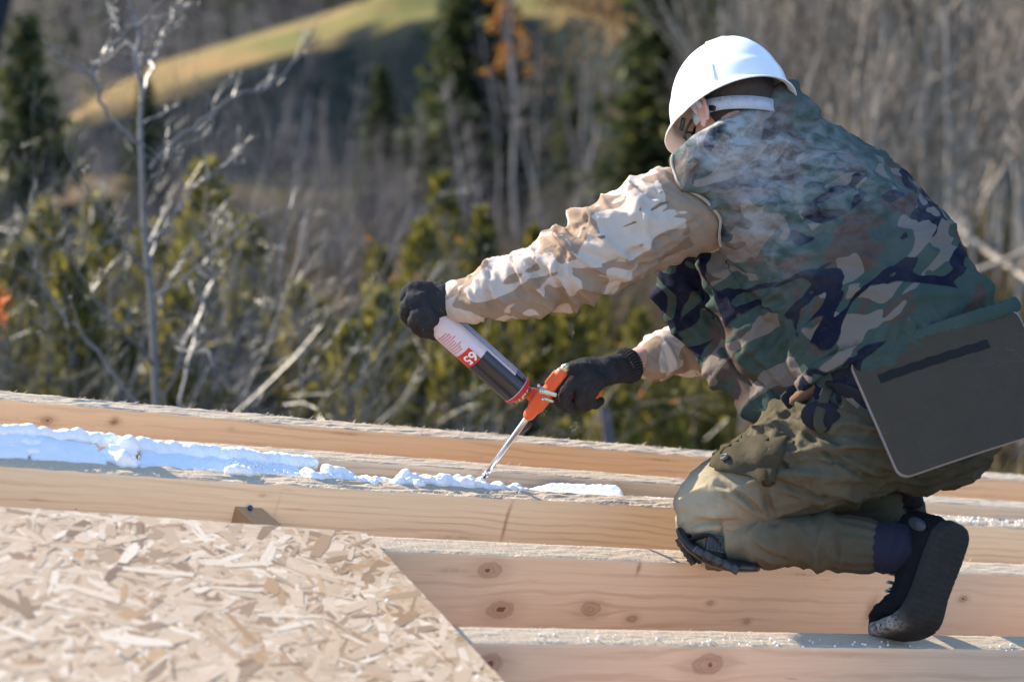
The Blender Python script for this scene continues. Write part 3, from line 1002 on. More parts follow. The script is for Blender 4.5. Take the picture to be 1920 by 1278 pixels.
# front upper edge (photo pixels), top width in pixels there, visible height, knots as (px, py, radius)
RAFT = [
    # far to near
    dict(edge=((0, 748), (620, 802), (1330, 857), (1920, 901)), w=0.050, h=0.16,
         lo=(0.750, 0.518, 0.309), hi=(0.830, 0.572, 0.341), stains_glow=((215, 785, .010, .008, .5), (640, 808, .04, .003, .5), (1230, 858, .05, .003, .5), (430, 800, .012, .006, .3)), knots=((88, 787, 0.008), (212, 790, 0.006)), hair=1.0,
         label='farthest rafter of the roof, pale orange with a fuzzy sawn top against the trees'),
    dict(edge=((150, 829), (840, 877), (1270, 909), (1920, 953)), w=0.050, h=0.16,
         lo=(0.665, 0.513, 0.370), hi=(0.735, 0.567, 0.410), knots=((1330, 930, 0.008),), hair=0.25,
         label='rafter just behind the white foam, its grey front face half buried in foam'),
    dict(edge=((0, 872.5), (600, 913.5), (1255, 950.7), (1920, 990)), w=0.056, h=0.17,
         lo=(0.779, 0.627, 0.423), hi=(0.861, 0.693, 0.467), knots=((-300, 900, 0.01),), stains_glow=((946, 975, .0045, .040, .85), (512, 960, .003, .05, .18), (860, 1005, .07, .006, .35), (490, 925, .012, .004, .4)), hair=1.5,
         label='splintery topped rafter directly in front of the white foam, small block screwed to its face'),
    dict(edge=((720, 1031.5), (1280, 1055), (1920, 1078)), w=0.066, h=0.20,
         lo=(0.760, 0.532, 0.347), hi=(0.840, 0.588, 0.383),
         knots=((917, 1068, 0.017), (937, 1142, 0.019), (1106, 1139, 0.015), (1182, 1158, 0.009), (1330, 1128, 0.006), (1398, 1163, 0.006), (1805, 1122, 0.008)),
         stains_glow=((1632, 1140, .016, .030, .6), (1690, 1170, .03, .012, .35), (1195, 1062, .005, .014, .7), (850, 1068, .03, .005, .4), (1500, 1075, .04, .004, .4)), hair=0.12, label='knotty reddish rafter under the worker\'s knee and the sheathing corner'),  # reddish spot beside the shoe is painted reflected light; others are real marks
    dict(edge=((880, 1205), (1400, 1211), (1920, 1217.5)), w=0.062, h=0.20,
         lo=(0.798, 0.556, 0.380), hi=(0.870, 0.614, 0.420), knots=((1327, 1245, 0.022), (912, 1245, 0.02), (640, 1240, 0.015)), hair=0.08,
         label='nearest rafter, blurred, carrying the toe of the black shoe'),
    dict(edge=((880, 1402), (1400, 1404), (1920, 1408)), w=0.062, h=0.20,  # unseen rafter added for warm bounce on the nearest one
         lo=(0.779, 0.532, 0.347), hi=(0.861, 0.588, 0.383), knots=((1100, 1450, 0.015),), hair=0.05,
         label='unseen rafter added below the lower picture edge to bounce light, next to the nearest one seen'),
]
BEAMS = []
rng = random.Random(5)
for bi, b in enumerate(RAFT):
    pts = [plane_pt(*e) for e in b['edge']]
    A, B = pts[0], pts[-1]
    # straight best line through the end points, slightly warped like real timber in the mesh below
    X = (B - A).normalized()
    Nn = (UPN - X * UPN.dot(X)).normalized()
    Y = Nn.cross(X)
    if Y.dot(V(0, 0, 1)) < 0:
        Y = -Y
    L0, L1 = -3.2, (B - A).length + 2.6
    mw = Matrix((X, Y, Nn)).transposed().to_4x4()
    mw.translation = A
    inv = mw.inverted()
    dev = [(0.0, 0.0)]
    for p in pts[1:-1]:
        q = inv @ p
        dev.append((q.x, q.y))
    dev.append(((B - A).length, 0.0))
    dx = [d[0] for d in dev]
    dy = [d[1] for d in dev]
    w, h = b['w'], b['h']
    hair = b['hair']
    nx = 520
    xs = [L0 + (L1 - L0) * i / nx for i in range(nx + 1)]
    nyt = 7
    vs, fs, mi = [], [], []
    cols = nyt + 1 + 3 + 3      # top row points + front side + back side
    for x in xs:
        off = float(np.interp(x, dx, dy))
        row = []
        # front face going up
        for zz in (-h, -h * 0.5, -0.006):
            row.append((x, off, zz))
        for j in range(nyt + 1):
            t = j / nyt
            yy = off + w * t
            e = 0.0012 if j in (0, nyt) else 0
            amp = 0.0012 + 0.0016 * min(hair, 1)
            zz = amp * mnoise.noise(Vector((x * 26, yy * 240, bi * 9.3))) - e
            if hair > 1.2:   # splintery sawn top: long torn grooves
                g = mnoise.noise(Vector((x * 9 + yy * 60, yy * 130, 3.3)))
                zz -= 0.006 * max(0, g) ** 1.2
            if j in (0, nyt):
                yy += 0.0012 * mnoise.noise(Vector((x * 60, j, bi))) + (0.0012 if j == 0 else -0.0012)
            row.append((x, yy, zz))
        for zz in (-0.006, -h * 0.5, -h):
            row.append((x, off + w, zz))
        vs += row
    C = len(row)
    for i in range(nx):
        for j in range(C - 1):
            a = i * C + j
            fs.append((a, a + 1, a + C + 1, a + C))
            mi.append(1 if 3 <= j <= 2 + nyt - 0 and j < 3 + nyt else 0)
        fs.append((i * C + C - 1, i * C, (i + 1) * C, (i + 1) * C + C - 1))
        mi.append(0)
    fs.append(tuple(range(C))[::-1]); mi.append(0)
    fs.append(tuple(nx * C + j for j in range(C))); mi.append(0)
    me = raw(vs, fs, mi)
    kn = []
    for (kx, ky, kr) in b['knots']:
        # knot on the front face: intersect the ray with the face plane
        ray = (P(kx, ky, 1.0) - CAM)
        o_ = inv @ CAM
        d_ = inv.to_3x3() @ ray
        t = -o_.y / d_.y
        q = o_ + d_ * t
        kn.append((q.x, q.z, kr))
    stn = []
    for (kx, ky, sw, sh, am) in b.get('stains_glow', ()):
        ray = (P(kx, ky, 1.0) - CAM)
        o_ = inv @ CAM
        d_ = inv.to_3x3() @ ray
        q = o_ + d_ * (-o_.y / d_.y)
        stn.append((q.x, q.z, sw, sh, am))
    wm = wood_mat('rafter_wood_%d' % bi, kn, b['lo'], b['hi'], seed=bi * 2.37, rings=(300, 420, 380, 210, 190, 220)[bi], stains_glow=stn)
    o = link_obj('rafter', me, None, mw=mw, smooth=False)
    me.materials.append(wm)
    me.materials.append(SAWN)
    tag(o, b['label'], 'rafter', 'sawn rafters of the open roof')
    BEAMS.append((o, mw, w, h, dx, dy))
    # torn wood fibres standing off the sawn top
    fv, ff = [], []
    nh = int(2200 * hair) + 120
    for i in range(nh):
        x = rng.uniform(0 - 0.25, L1 - 2.3)
        edge_bias = rng.random()
        t = rng.choice((rng.uniform(-0.02, 0.12), rng.uniform(0.85, 1.02), rng.random()))
        y = float(np.interp(x, dx, dy)) + w * t
        ln = rng.expovariate(1 / 0.0035) + 0.002
        ln = min(ln, 0.022)
        az = rng.gauss(0, 0.5) + (0 if rng.random() < 0.7 else math.pi)
        el = abs(rng.gauss(0, 0.35)) + 0.03
        dirv = Vector((math.cos(az) * math.cos(el), math.sin(az) * math.cos(el), math.sin(el)))
        s = Vector((-dirv.y, dirv.x, 0))
        s = s.normalized() * rng.uniform(0.00025, 0.0007)
        p0 = Vector((x, y, -0.0005))
        pm = p0 + dirv * ln * 0.55
        p1 = p0 + dirv * ln + Vector((0, 0, rng.uniform(-0.25, 0.35) * ln))
        k = len(fv)
        fv += [p0 - s, p0 + s, pm + s * 0.8, pm - s * 0.8, p1]
        ff += [(k, k + 1, k + 2, k + 3), (k + 3, k + 2, k + 4)]
    fo = link_obj('splinters', raw(fv, ff), FIBRE, parent=o, smooth=False)
    fo['kind'] = 'stuff'

# ---------------------------------------------------------------- roof underlay and house walls below
X = BEAMS[2][1].to_3x3().col[0].copy()
Yb = BEAMS[2][1].to_3x3().col[1].copy()
A = plane_pt(700, 1000)
k = N('dark_underlay')
c = k.mix(k.noise(k.obj((1, 14, 1)), 2.0, 3), (0.36, 0.26, 0.18), (0.48, 0.36, 0.25))
UNDER = k.bsdf(c, 0.8)
bm = bmesh.new()
box(bm, A + X * 1.2 - UPN * 0.225 - Yb * 0.45, X * 3.3, Yb * 1.1, UPN * 0.012)
deck = link_obj('roof_boarding', from_bm(bm), UNDER, smooth=False)
tag(deck, 'plain board layer closing the roof beneath the rafters', 'boarding')
deck['kind'] = 'structure'

# unseen sheathing added below and behind the viewer to bounce light on the rafters
NEARB = simple('bounce_boarding', (0.56, 0.42, 0.29), .8, var=.2, scale=12)
q = plane_pt(960, 1500, 0.014)
bm = bmesh.new()
qx = V(1, 0, 0); qx = (qx - UPN * qx.dot(UPN)).normalized(); qy = UPN.cross(qx)
if qy.dot(V(0, 0, -1)) < 0:
    qy = -qy
box(bm, q + qy * 1.8 + qx * .6 - UPN * .012, qx * 3.6, qy * 1.8, UPN * .011)
nb_ = link_obj('bounce_sheathing', from_bm(bm), NEARB, smooth=False)
nb_['kind'] = 'structure'

# ---------------------------------------------------------------- OSB sheet
OT = 0.014
c_tr = plane_pt(685, 997, OT)
c_br = plane_pt(951, 1278, OT)
c_l = plane_pt(0, 946, OT)
ux = (c_l - c_tr).normalized()           # towards the left of the photo
ux = (ux - UPN * ux.dot(UPN)).normalized()
uy = (c_br - c_tr)
uy = (uy - UPN * uy.dot(UPN)).normalized()  # towards the camera
osb_w, osb_h = 2.3, 1.25
Zn = UPN
mw = Matrix((ux, uy, Zn)).transposed().to_4x4()
mw.translation = c_tr - UPN * 0.0008
k = N('strand_board')
a = k.noise(k.obj((60, 20, 60)), 1.0, 3)
OSBM = k.bsdf(k.mix(a, (0.36, 0.24, 0.13), (0.66, 0.52, 0.36)), 0.7, 0, k.bump(a, 0.3, 0.002), 0.3)
vs = [(0, 0, 0), (osb_w, 0, 0), (osb_w, osb_h, 0), (0, osb_h, 0)]
vs += [(x, y, -OT + 0.001) for x, y, _ in vs]
osb = link_obj('sheathing_board', raw(vs, [(0, 1, 2, 3), (4, 7, 6, 5), (0, 4, 5, 1), (1, 5, 6, 2), (2, 6, 7, 3), (3, 7, 4, 0)]), OSBM, mw=mw, smooth=False)
tag(osb, 'large tan strand board sheet with coarse wood flakes lying over the rafters', 'board')
k = N('wood_strand')
oi = k.n('ObjectInfo')
at = k.n('Attribute', attribute_name='tone')
ton = k.math('FRACT', k.math('ADD', oi.outputs['Random'], at.outputs['Fac']))
rp = k.n('ValToRGB', {0: ton})
cr = rp.color_ramp
cols = [(0.0, (0.20, 0.11, 0.05)), (0.10, (0.42, 0.27, 0.145)), (0.30, (0.63, 0.46, 0.30)), (0.50, (0.53, 0.37, 0.22)), (0.68, (0.66, 0.49, 0.33)),
        (0.84, (0.76, 0.62, 0.46)), (0.91, (0.48, 0.28, 0.12)), (1.0, (0.26, 0.155, 0.08))]
while len(cr.elements) < len(cols):
    cr.elements.new(0.5)
for e, (p_, c_) in zip(cr.elements, cols):
    e.position = p_
    e.color = (*c_, 1)
g = k.noise(k.obj((40, 400, 1)), 1.0, 3, 0.6)
c = k.mix(k.smooth(g, 0.35, 0.75, 0, 0.4), rp.outputs[0], (0.34, 0.22, 0.13))
STRAND = k.bsdf(c, 0.5, 0, k.bump(g, 0.4, 0.001), 0.4)


def strand_shape(r, ln, wd):
    """ragged flake outline, in its own plane"""
    up, lo = [], []
    n = 4
    for i in range(n + 1):
        t = i / n
        ww = wd * (0.55 + 0.45 * math.sin(math.pi * min(max(t, 0.12), 0.88))) * r.uniform(0.8, 1.15)
        xx = (t - 0.5) * ln + r.uniform(-0.1, 0.1) * wd
        up.append((xx, ww * 0.5, 0))
        lo.append((xx + r.uniform(-0.2, 0.2) * wd, -ww * 0.5, 0))
    return up + lo[::-1]


rng = random.Random(11)
shapes = []
for i in range(14):
    s = strand_shape(rng, rng.uniform(0.06, 0.13), rng.uniform(0.012, 0.03))
    n = len(s)
    th = 0.0001
    vs = [(x, y, th) for x, y, _ in s] + [(x, y, -th) for x, y, _ in s]
    fs = [tuple(range(n))] + [(j, n + j, n + (j + 1) % n, (j + 1) % n) for j in range(n)]
    shapes.append(raw(vs, fs))
    shapes[-1].materials.append(STRAND)
bx_, by_ = osb_w, osb_h
def strand_pose(r, i):
    x, y = r.uniform(0.0, bx_), r.uniform(0.0, by_)
    a = r.gauss(0.9, 0.55) if r.random() < 0.7 else r.uniform(0, math.pi)
    return x, y, a
# the lower layers of flakes, pressed into one surface
fv, ff, tone = [], [], []
for i in range(11000):
    x, y, a = strand_pose(rng, i)
    s = strand_shape(rng, rng.uniform(0.02, 0.09) * rng.choice((1, 1, 1.6)), rng.uniform(0.003, 0.013) * rng.choice((1, 1.5, 2.0, 2.6)))
    ca, sa = math.cos(a), math.sin(a)
    zz = 0.0001 + 0.00045 * i / 11000
    tx, ty = rng.gauss(0, 0.0025), rng.gauss(0, 0.0025)
    q = []
    for px_, py_, _ in s:
        X_, Y_ = x + px_ * ca - py_ * sa, y + px_ * sa + py_ * ca
        X_, Y_ = min(max(X_, rng.uniform(-.0022, .0006)), bx_), min(max(Y_, rng.uniform(-.0022, .0006)), by_)
        q.append((X_, Y_, zz + (px_ * tx + py_ * ty)))
    k0 = len(fv)
    fv += q
    ff.append(tuple(range(k0, k0 + len(q))))
    tone += [rng.random()] * len(q)
me = raw(fv, ff)
at = me.attributes.new('tone', 'FLOAT', 'POINT')
at.data.foreach_set('value', tone)
so = link_obj('strands', me, STRAND, parent=osb, smooth=False)
so['kind'] = 'stuff'
for i in range(290):
    for _ in range(20):
        x, y, a = strand_pose(rng, i)
        if 0.05 < x < 0.95 and 0.04 < y < 0.75:
            break
    o = bpy.data.objects.new('strand', rng.choice(shapes))
    COL.objects.link(o)
    o.parent = osb
    o.location = (max(x, 0.07), max(y, 0.07), 0.0006 + 0.0003 * rng.random())
    o.rotation_euler = (rng.gauss(0, 0.008), rng.gauss(0, 0.006), a)
    s_ = rng.uniform(0.35, 1.0)
    o.scale = (s_, s_, 1)
# white foam specks spilt over the sheet
SPECK = simple('foam_bead_white', (0.85, 0.86, 0.88), 0.6)
bm = bmesh.new()
for i in range(46):
    p = c_tr + ux * rng.uniform(0.03, 1.0) + uy * rng.uniform(0.03, 0.75) + UPN * 0.003
    bmesh.ops.create_icosphere(bm, subdivisions=1, radius=rng.uniform(0.0012, 0.0034), matrix=Matrix.Translation(p))
for i in range(60):
    t = rng.random()
    p = plane_pt(900 + 1000 * t, 1192 + 22 * t - rng.uniform(-6, 8) , 0.002)
    bmesh.ops.create_icosphere(bm, subdivisions=1, radius=rng.uniform(0.0010, 0.0026), matrix=Matrix.Translation(p))
for i in range(90):
    t = rng.random()
    p = plane_pt(1720 + 220 * t, 968 + 14 * t + rng.uniform(-5, 5), 0.004)
    bmesh.ops.create_icosphere(bm, subdivisions=1, radius=rng.uniform(0.0010, 0.0035), matrix=Matrix.Translation(p))
spk = link_obj('foam_crumbs', from_bm(bm), SPECK)
tag(spk, 'tiny white foam crumbs scattered over sheathing and rafters', 'crumbs', kind='stuff')

# ---------------------------------------------------------------- wedge block screwed to the third rafter
o3, mw3, w3, h3, dx3, dy3 = BEAMS[2]
inv3 = mw3.inverted()
def on_face(b, px, py, out=0.0):
    mwb = b[1]
    iv = mwb.inverted()
    o_ = iv @ CAM
    d_ = iv.to_3x3() @ (P(px, py, 1.0) - CAM)
    t = (-out - o_.y) / d_.y
    return mwb @ (o_ + d_ * t)
bl = empty('wooden_block', on_face(BEAMS[2], 458, 990))
tag(bl, 'short wooden block with a blue screw wedged against the rafter behind the sheathing', 'wood block')
k = N('block_wood')
g = k.noise(k.obj((30, 30, 6)), 4.0, 3)
BLK = k.bsdf(k.mix(g, (0.30, 0.20, 0.10), (0.42, 0.30, 0.17)), 0.7)
X3, Y3, N3 = [mw3.to_3x3().col[i].copy() for i in range(3)]
b0 = on_face(BEAMS[2], 458, 944)
bm = bmesh.new()
pa = [b0 - X3 * 0.026 - Y3 * 0.001, b0 + X3 * 0.030 - Y3 * 0.001]
vs = []
for q in pa:
    vs.append(q)
for q in pa:
    vs.append(q - Y3 * 0.10 + X3 * 0.055 - N3 * 0.030)
top = [bm.verts.new(v) for v in (vs[0], vs[1], vs[3], vs[2])]
bot = [bm.verts.new(v.co - N3 * 0.06) for v in top]
bm.faces.new(top); bm.faces.new(bot[::-1])
for i in range(4):
    bm.faces.new((top[i], bot[i], bot[(i + 1) % 4], top[(i + 1) % 4]))
bmesh.ops.bevel(bm, geom=bm.edges[:], offset=0.0015, segments=1, affect='EDGES')
link_obj('block_body', from_bm(bm, bl.location), BLK, parent=bl, smooth=False)
SCREW = simple('blue_zinc', (0.03, 0.06, 0.22), 0.35, 0.6)
bm = bmesh.new()
sc_ = b0 + X3 * 0.006 - Y3 * 0.016 - N3 * 0.0035
tube(bm, [sc_ - N3 * 0.002, sc_ + N3 * 0.003], [0.0042, 0.0048], 10)
link_obj('screw', from_bm(bm, bl.location), SCREW, parent=bl)

# ---------------------------------------------------------------- white foam in the slot behind rafter three
k = N('white_foam')
co = k.obj()
a = k.noise(co, 90.0, 4, 0.6)
b_ = k.n('TexVoronoi', {'Vector': co, 'Scale': 260.0}).outputs['Distance']
FOAM = k.bsdf(k.mix(a, (0.86, 0.87, 0.90), (0.90, 0.90, 0.92)), 0.55, 0, k.bump(k.math('ADD', a, k.math('MULTIPLY', b_, 0.4)), 0.5, 0.003), 0.35)
k = N('polystyrene')
co = k.obj()
b_ = k.n('TexVoronoi', {'Vector': co, 'Scale': 330.0}).outputs['Distance']
EPS = k.bsdf((0.86, 0.88, 0.92), 0.6, 0, k.bump(b_, 0.55, 0.002), 0.35)
o2, mw2, w2, h2, dx2, dy2 = BEAMS[1]
def slot(px, lift, frac):
    """a point in the slot between rafters two and three at photo column px; frac 0 at rafter three, 1 at rafter two"""
    e3 = plane_pt(px, np.interp(px, [0, 600, 1255, 1920], [858.5, 900, 938, 981]))
    e2 = plane_pt(px, np.interp(px, [150, 840, 1270, 1920], [829, 877, 909, 953]))
    return e3.lerp(e2, frac) + UPN * lift


def blobs(name, label, cat, spec, voxel=0.0028, mat=FOAM, seed=0, amp=0.003, freq=60):
    r = random.Random(seed)
    bm = bmesh.new()
    for (px, fr, lift, rad) in spec:
        c = slot(px, lift, fr)
        s = [rad * r.uniform(0.85, 1.15) for _ in range(3)]
        ellipsoid(bm, c, X3 * s[0] * 1.12, Y3 * s[1], N3 * s[2], 12)
    me = fuse(bm, voxel, 3)
    co, no = get_co(me)
    d = np.array([mnoise.noise(Vector(p) * freq) * amp + mnoise.noise(Vector(p) * freq * 2.7) * amp * 0.4 for p in co])
    set_co(me, co + no * d[:, None])
    base = slot(sum(s[0] for s in spec) / len(spec), -0.03, 0.5)
    o = link_obj(name, shift(me, base), mat, loc=base)
    tag(o, label, cat, 'white foam insulation in the slot')
    return o


rng = random.Random(21)
spec = []
for px in range(186, 300, 14):
    spec.append((px, 0.35 + rng.uniform(-0.1, 0.2), -0.012 + rng.uniform(-0.008, 0.004), 0.017))
spec += [(236, 0.55, 0.020, 0.019), (240, 0.5, 0.008, 0.016), (208, 0.5, 0.008, 0.014), (200, 0.45, 0.002, 0.014), (228, 0.15, 0.006, 0.017), (245, 0.1, 0.002, 0.015), (214, 0.3, 0.0, 0.016)]
blobs('foam_blob', 'knobbly white foam lump rising beside the polystyrene block on the left', 'foam', spec, seed=1)
spec = []
for px in range(255, 585, 8):
    t = (px - 255) / 330
    spec.append((px, 0.80 + 0.04 * math.sin(px * 0.1), 0.008 - 0.012 * t + rng.uniform(-0.002, 0.002), 0.0165))
for px in range(-40, 260, 9):
    spec.append((px, 0.82 + rng.uniform(-.05, .05), 0.030 - 0.020 * (px + 40) / 300 + rng.uniform(-.003, .003), 0.011 + 0.004 * rng.random()))
for px in (46, 52, 58, 64):
    spec.append((px, 0.30, 0.004, .011))
    spec.append((px, 0.55, 0.014, .011))
for px in (430, 440, 452, 464):
    spec.append((px, 0.06, 0.001 + 0.005 * math.sin((px - 425) / 12), 0.011))
blobs('foam_ribbon', 'white foam strip along the back of the slot behind the flat sheet', 'foam', spec, seed=2, amp=0.002)
spec = []
for px in range(575, 705, 7):
    t = (px - 575) / 130
    spec.append((px, 0.25 + rng.uniform(-0.1, 0.12), -0.007 - 0.008 * t + rng.uniform(-0.004, 0.004), 0.014))
spec += [(614, 0.45, 0.002, 0.013), (632, 0.4, 0.0, 0.013), (644, 0.42, 0.0, 0.013), (588, 0.15, 0.0, 0.011), (655, 0.35, -0.004, 0.012)]
blobs('foam_bead', 'low string of white foam knobs just right of the ribbon end', 'foam', spec, seed=3)
spec = []
for px in range(700, 872, 7):
    spec.append((px, 0.2 + rng.uniform(-0.12, 0.2), -0.010 + rng.uniform(-0.005, 0.005) + (0.006 if px > 745 else 0), 0.013))
spec += [(757, 0.4, 0.008, 0.0085), (757, 0.4, -0.002, 0.010), (778, 0.3, 0.0, 0.012), (805, 0.3, 0.0, 0.012), (830, 0.35, 0.002, 0.013), (858, 0.4, 0.003, 0.011), (866, 0.45, -0.003, 0.011)]
blobs('foam_bead', 'curly white foam knobs just left of the nozzle tip', 'foam', spec, seed=4)
spec = []
for px in range(868, 992, 6):
    t = (px - 868) / 124
    spec.append((px, 0.25 + rng.uniform(-0.1, 0.1), -0.003 - 0.008 * t + rng.uniform(-0.003, 0.003), 0.015 - 0.003 * t))
spec += [(880, 0.4, 0.001, 0.012), (900, 0.35, 0.002, 0.012)]
blobs('foam_bead', 'fresh smooth white foam mound under the nozzle tip', 'foam', spec, seed=5, amp=0.002)
spec = [(px, 0.3, -0.018, 0.012) for px in range(1216, 1330, 8)]
blobs('foam_bead', 'thin white foam sliver in the slot beside the worker\'s knee', 'foam', spec, seed=6, amp=0.001)
spec = [(px, 0.2, -0.016, 0.010) for px in range(1870, 1960, 8)]
blobs('foam_bead', 'white foam sliver in the slot at the far right behind the shoe', 'foam', spec, seed=7, amp=0.001)


def eps_block(label, ring, seed):
    """broken polystyrene board: list of (px, frac, lift) along the top; sides drop into the slot"""
    bm = bmesh.new()
    top, bot = [], []
    for (px, fr, lift) in ring:
        p = slot(px, lift, fr)
        top.append(bm.verts.new(p))
        bot.append(bm.verts.new(slot(px, -0.07, fr)))
    n = len(top)
    bm.faces.new(top)
    bm.faces.new(bot[::-1])
    for i in range(n):
        bm.faces.new((top[i], bot[i], bot[(i + 1) % n], top[(i + 1) % n]))
    bmesh.ops.triangulate(bm, faces=bm.faces[:])
    me = fuse(bm, 0.004, 2)
    co, no = get_co(me)
    d = np.array([mnoise.noise(Vector(p) * 45 + Vector((seed, 0, 0))) * 0.0022 + mnoise.noise(Vector(p) * 160) * 0.0008 for p in co])
    set_co(me, co + no * d[:, None])
    base = slot(sum(r_[0] for r_ in ring) / n, -0.07, 0.5)
    o = link_obj('polystyrene_block', shift(me, base), EPS, loc=base)
    tag(o, label, 'polystyrene', 'polystyrene pieces pressed into the slot')
    return o


eps_block('leftmost polystyrene block, broken end tilted in the slot at the picture edge',
          [(-260, 0.06, 0.004), (52, 0.06, 0.004), (46, 0.75, 0.028), (-260, 0.75, 0.036)], 1)
eps_block('long low polystyrene block between the broken end block and the knobbly lump',
          [(57, 0.05, 0.004), (205, 0.05, 0.0), (178, 0.72, 0.010), (60, 0.72, 0.026)], 2)
eps_block('thin white polystyrene offcut in the slot between nozzle and knee',
          [(985, 0.08, -0.004), (1172, 0.08, -0.006), (1168, 0.62, -0.004), (1155, 0.82, -0.002), (1040, 0.8, -0.006), (985, 0.4, -0.012)], 3)
eps_block('long flat white polystyrene sheet slanting in the slot right of the knobbly lump',
          [(262, 0.05, -0.002), (592, 0.05, -0.010), (572, 0.45, -0.006), (548, 0.78, 0.0), (262, 0.80, 0.010)], 5)
rng = random.Random(31)
bm = bmesh.new()
for i in range(150):
    t = rng.random()
    px = 430 + 150 * t
    c_ = slot(px, 0.004 - 0.010 * t + rng.uniform(-.002, .002), rng.uniform(.2, .85) ** .8)
    bmesh.ops.create_icosphere(bm, subdivisions=1, radius=rng.uniform(.0012, .0032), matrix=Matrix.Translation(c_))
o = link_obj('loose_beads', from_bm(bm), SPECK)
tag(o, 'loose white beads clinging to the end of the flat polystyrene sheet', 'beads', kind='stuff')
# ================================================================== the worker
PB = P(1500, 1060, 3.95)        # base point of the person


def fold(co, seed, frame, freq, amp, warp=0.6, sharp=1.6, two=True):
    """ridge-like cloth folds in the given local frame (3 axis vectors); returns displacement"""
    A = np.array([np.array(f) for f in frame])          # 3x3 rows
    q = co @ A.T
    fx, fy, fz = freq
    out = np.empty(len(q))
    for i, (x, y, z) in enumerate(q):
        v = Vector((x * fx + seed, y * fy, z * fz))
        w = mnoise.noise(v * 0.45 + Vector((7.1, seed, 0)))
        n = mnoise.noise(v + Vector((w, w * 0.7, -w)) * warp * 2)
        r = 1 - min(1, abs(n) * 2.2)
        d = r ** sharp
        if two:
            n2 = mnoise.noise(v * 2.3 + Vector((3, seed, 5)) + Vector((w, w, w)) * warp)
            d += 0.35 * (1 - min(1, abs(n2) * 2.2)) ** 2
        out[i] = (d - 0.35) * amp
    return out


def lump(co, freq, amp, seed=0):
    return np.array([mnoise.noise(Vector(p) * freq + Vector((seed, 0, 0))) for p in co]) * amp


def seg_dist(co, a, b):
    a, b = np.array(a), np.array(b)
    d = b - a
    t = np.clip(((co - a) @ d) / (d @ d), 0, 1)
    return np.linalg.norm(co - (a + t[:, None] * d), axis=1), t


def pattern(me, frame, org):
    co, _ = get_co(me)
    A = np.array([np.array(f) for f in frame])
    q = (co - np.array(org)) @ A.T
    at = me.attributes.new('pc', 'FLOAT_VECTOR', 'POINT')
    at.data.foreach_set('vector', q.astype(np.float32).ravel())


def cloth_part(name, me, mat, parent, frame=None, org=PB):
    if frame is not None:
        pattern(me, frame, org)
    return link_obj(name, shift(me, PB), mat, parent=parent)


# ---------------------------------------------------------------- cloth materials
def attr_co(k, scale):
    a = k.n('Attribute', attribute_name='pc')
    return k.n('Mapping', {0: a.outputs['Vector'], 3: scale}).outputs[0]


def cloth_finish(k, c, rough=0.9, wrinkle=0.5, extra=None):
    o = k.obj()
    weave = k.noise(o, 900.0, 1)
    wr = k.noise(o, 38.0, 4, 0.55, 0.6)
    h = k.math('ADD', k.math('MULTIPLY', wr, 1.0), k.math('MULTIPLY', weave, 0.12))
    fade = k.noise(o, 14.0, 4, 0.6)
    c = k.mix(k.smooth(fade, 0.35, 0.75, 0, 0.06), c, (0.34, 0.31, 0.29))
    if extra:
        c = extra(k, c)
    return k.bsdf(c, rough, 0, k.bump(h, wrinkle, 0.006), 0.04)


def hard(k, v, t, e=0.004):
    return k.smooth(v, t - e, t + e)


k = N('woodland_camouflage')
p1 = attr_co(k, (0.70, 1.30, 1.0))
p2 = attr_co(k, (0.75, 1.35, 1.0))
p3 = attr_co(k, (0.62, 1.15, 1.0))
def at_(p, loc):
    return k.n('Mapping', {0: p, 1: loc}).outputs[0]
GREEN_, BROWN_, TAN_ = (0.046, 0.068, 0.058), (0.078, 0.055, 0.045), (0.165, 0.138, 0.118)
c = k.mix(hard(k, k.noise(p1, 6.8, 1.6, 0.5, 0.8), 0.515), GREEN_, BROWN_)
c = k.mix(hard(k, k.noise(at_(p2, (3.1, 7.7, 1.3)), 6.6, 1.7, 0.5, 1.1), 0.575), c, TAN_)
c = k.mix(hard(k, k.noise(at_(p2, (13.1, 2.7, 4.3)), 6.2, 1.5, 0.5, 0.8), 0.585), c, GREEN_)
bl_ = k.noise(at_(p3, (5.2, 1.9, 8.4)), 4.8, 2.2, 0.5, 1.4)
bl2 = k.noise(at_(p3, (4.2, 2.9, 7.4)), 3.0, 1.0, 0.5, 0.3)
ln_ = k.math('SUBTRACT', 0.049, k.math('ABSOLUTE', k.math('SUBTRACT', bl_, 0.53)))
c = k.mix(k.math('MULTIPLY', k.smooth(ln_, -0.003, 0.003), hard(k, bl2, 0.535)), c, (0.010, 0.012, 0.026))


def dust_sun(k, c):
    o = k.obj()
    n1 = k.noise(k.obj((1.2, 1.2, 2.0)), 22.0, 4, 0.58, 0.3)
    at = k.n('Attribute', attribute_name='dust_sun').outputs['Fac']
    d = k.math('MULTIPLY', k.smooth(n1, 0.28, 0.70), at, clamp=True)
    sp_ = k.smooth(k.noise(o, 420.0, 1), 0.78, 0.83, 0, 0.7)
    c = k.mix(k.math('MULTIPLY', d, 0.38), c, (0.74, 0.74, 0.76))  # foam powder, plus sunlight painted on the collar
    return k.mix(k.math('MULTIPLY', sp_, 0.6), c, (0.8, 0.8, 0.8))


VEST = cloth_finish(k, c, 0.92, 0.55, dust_sun)

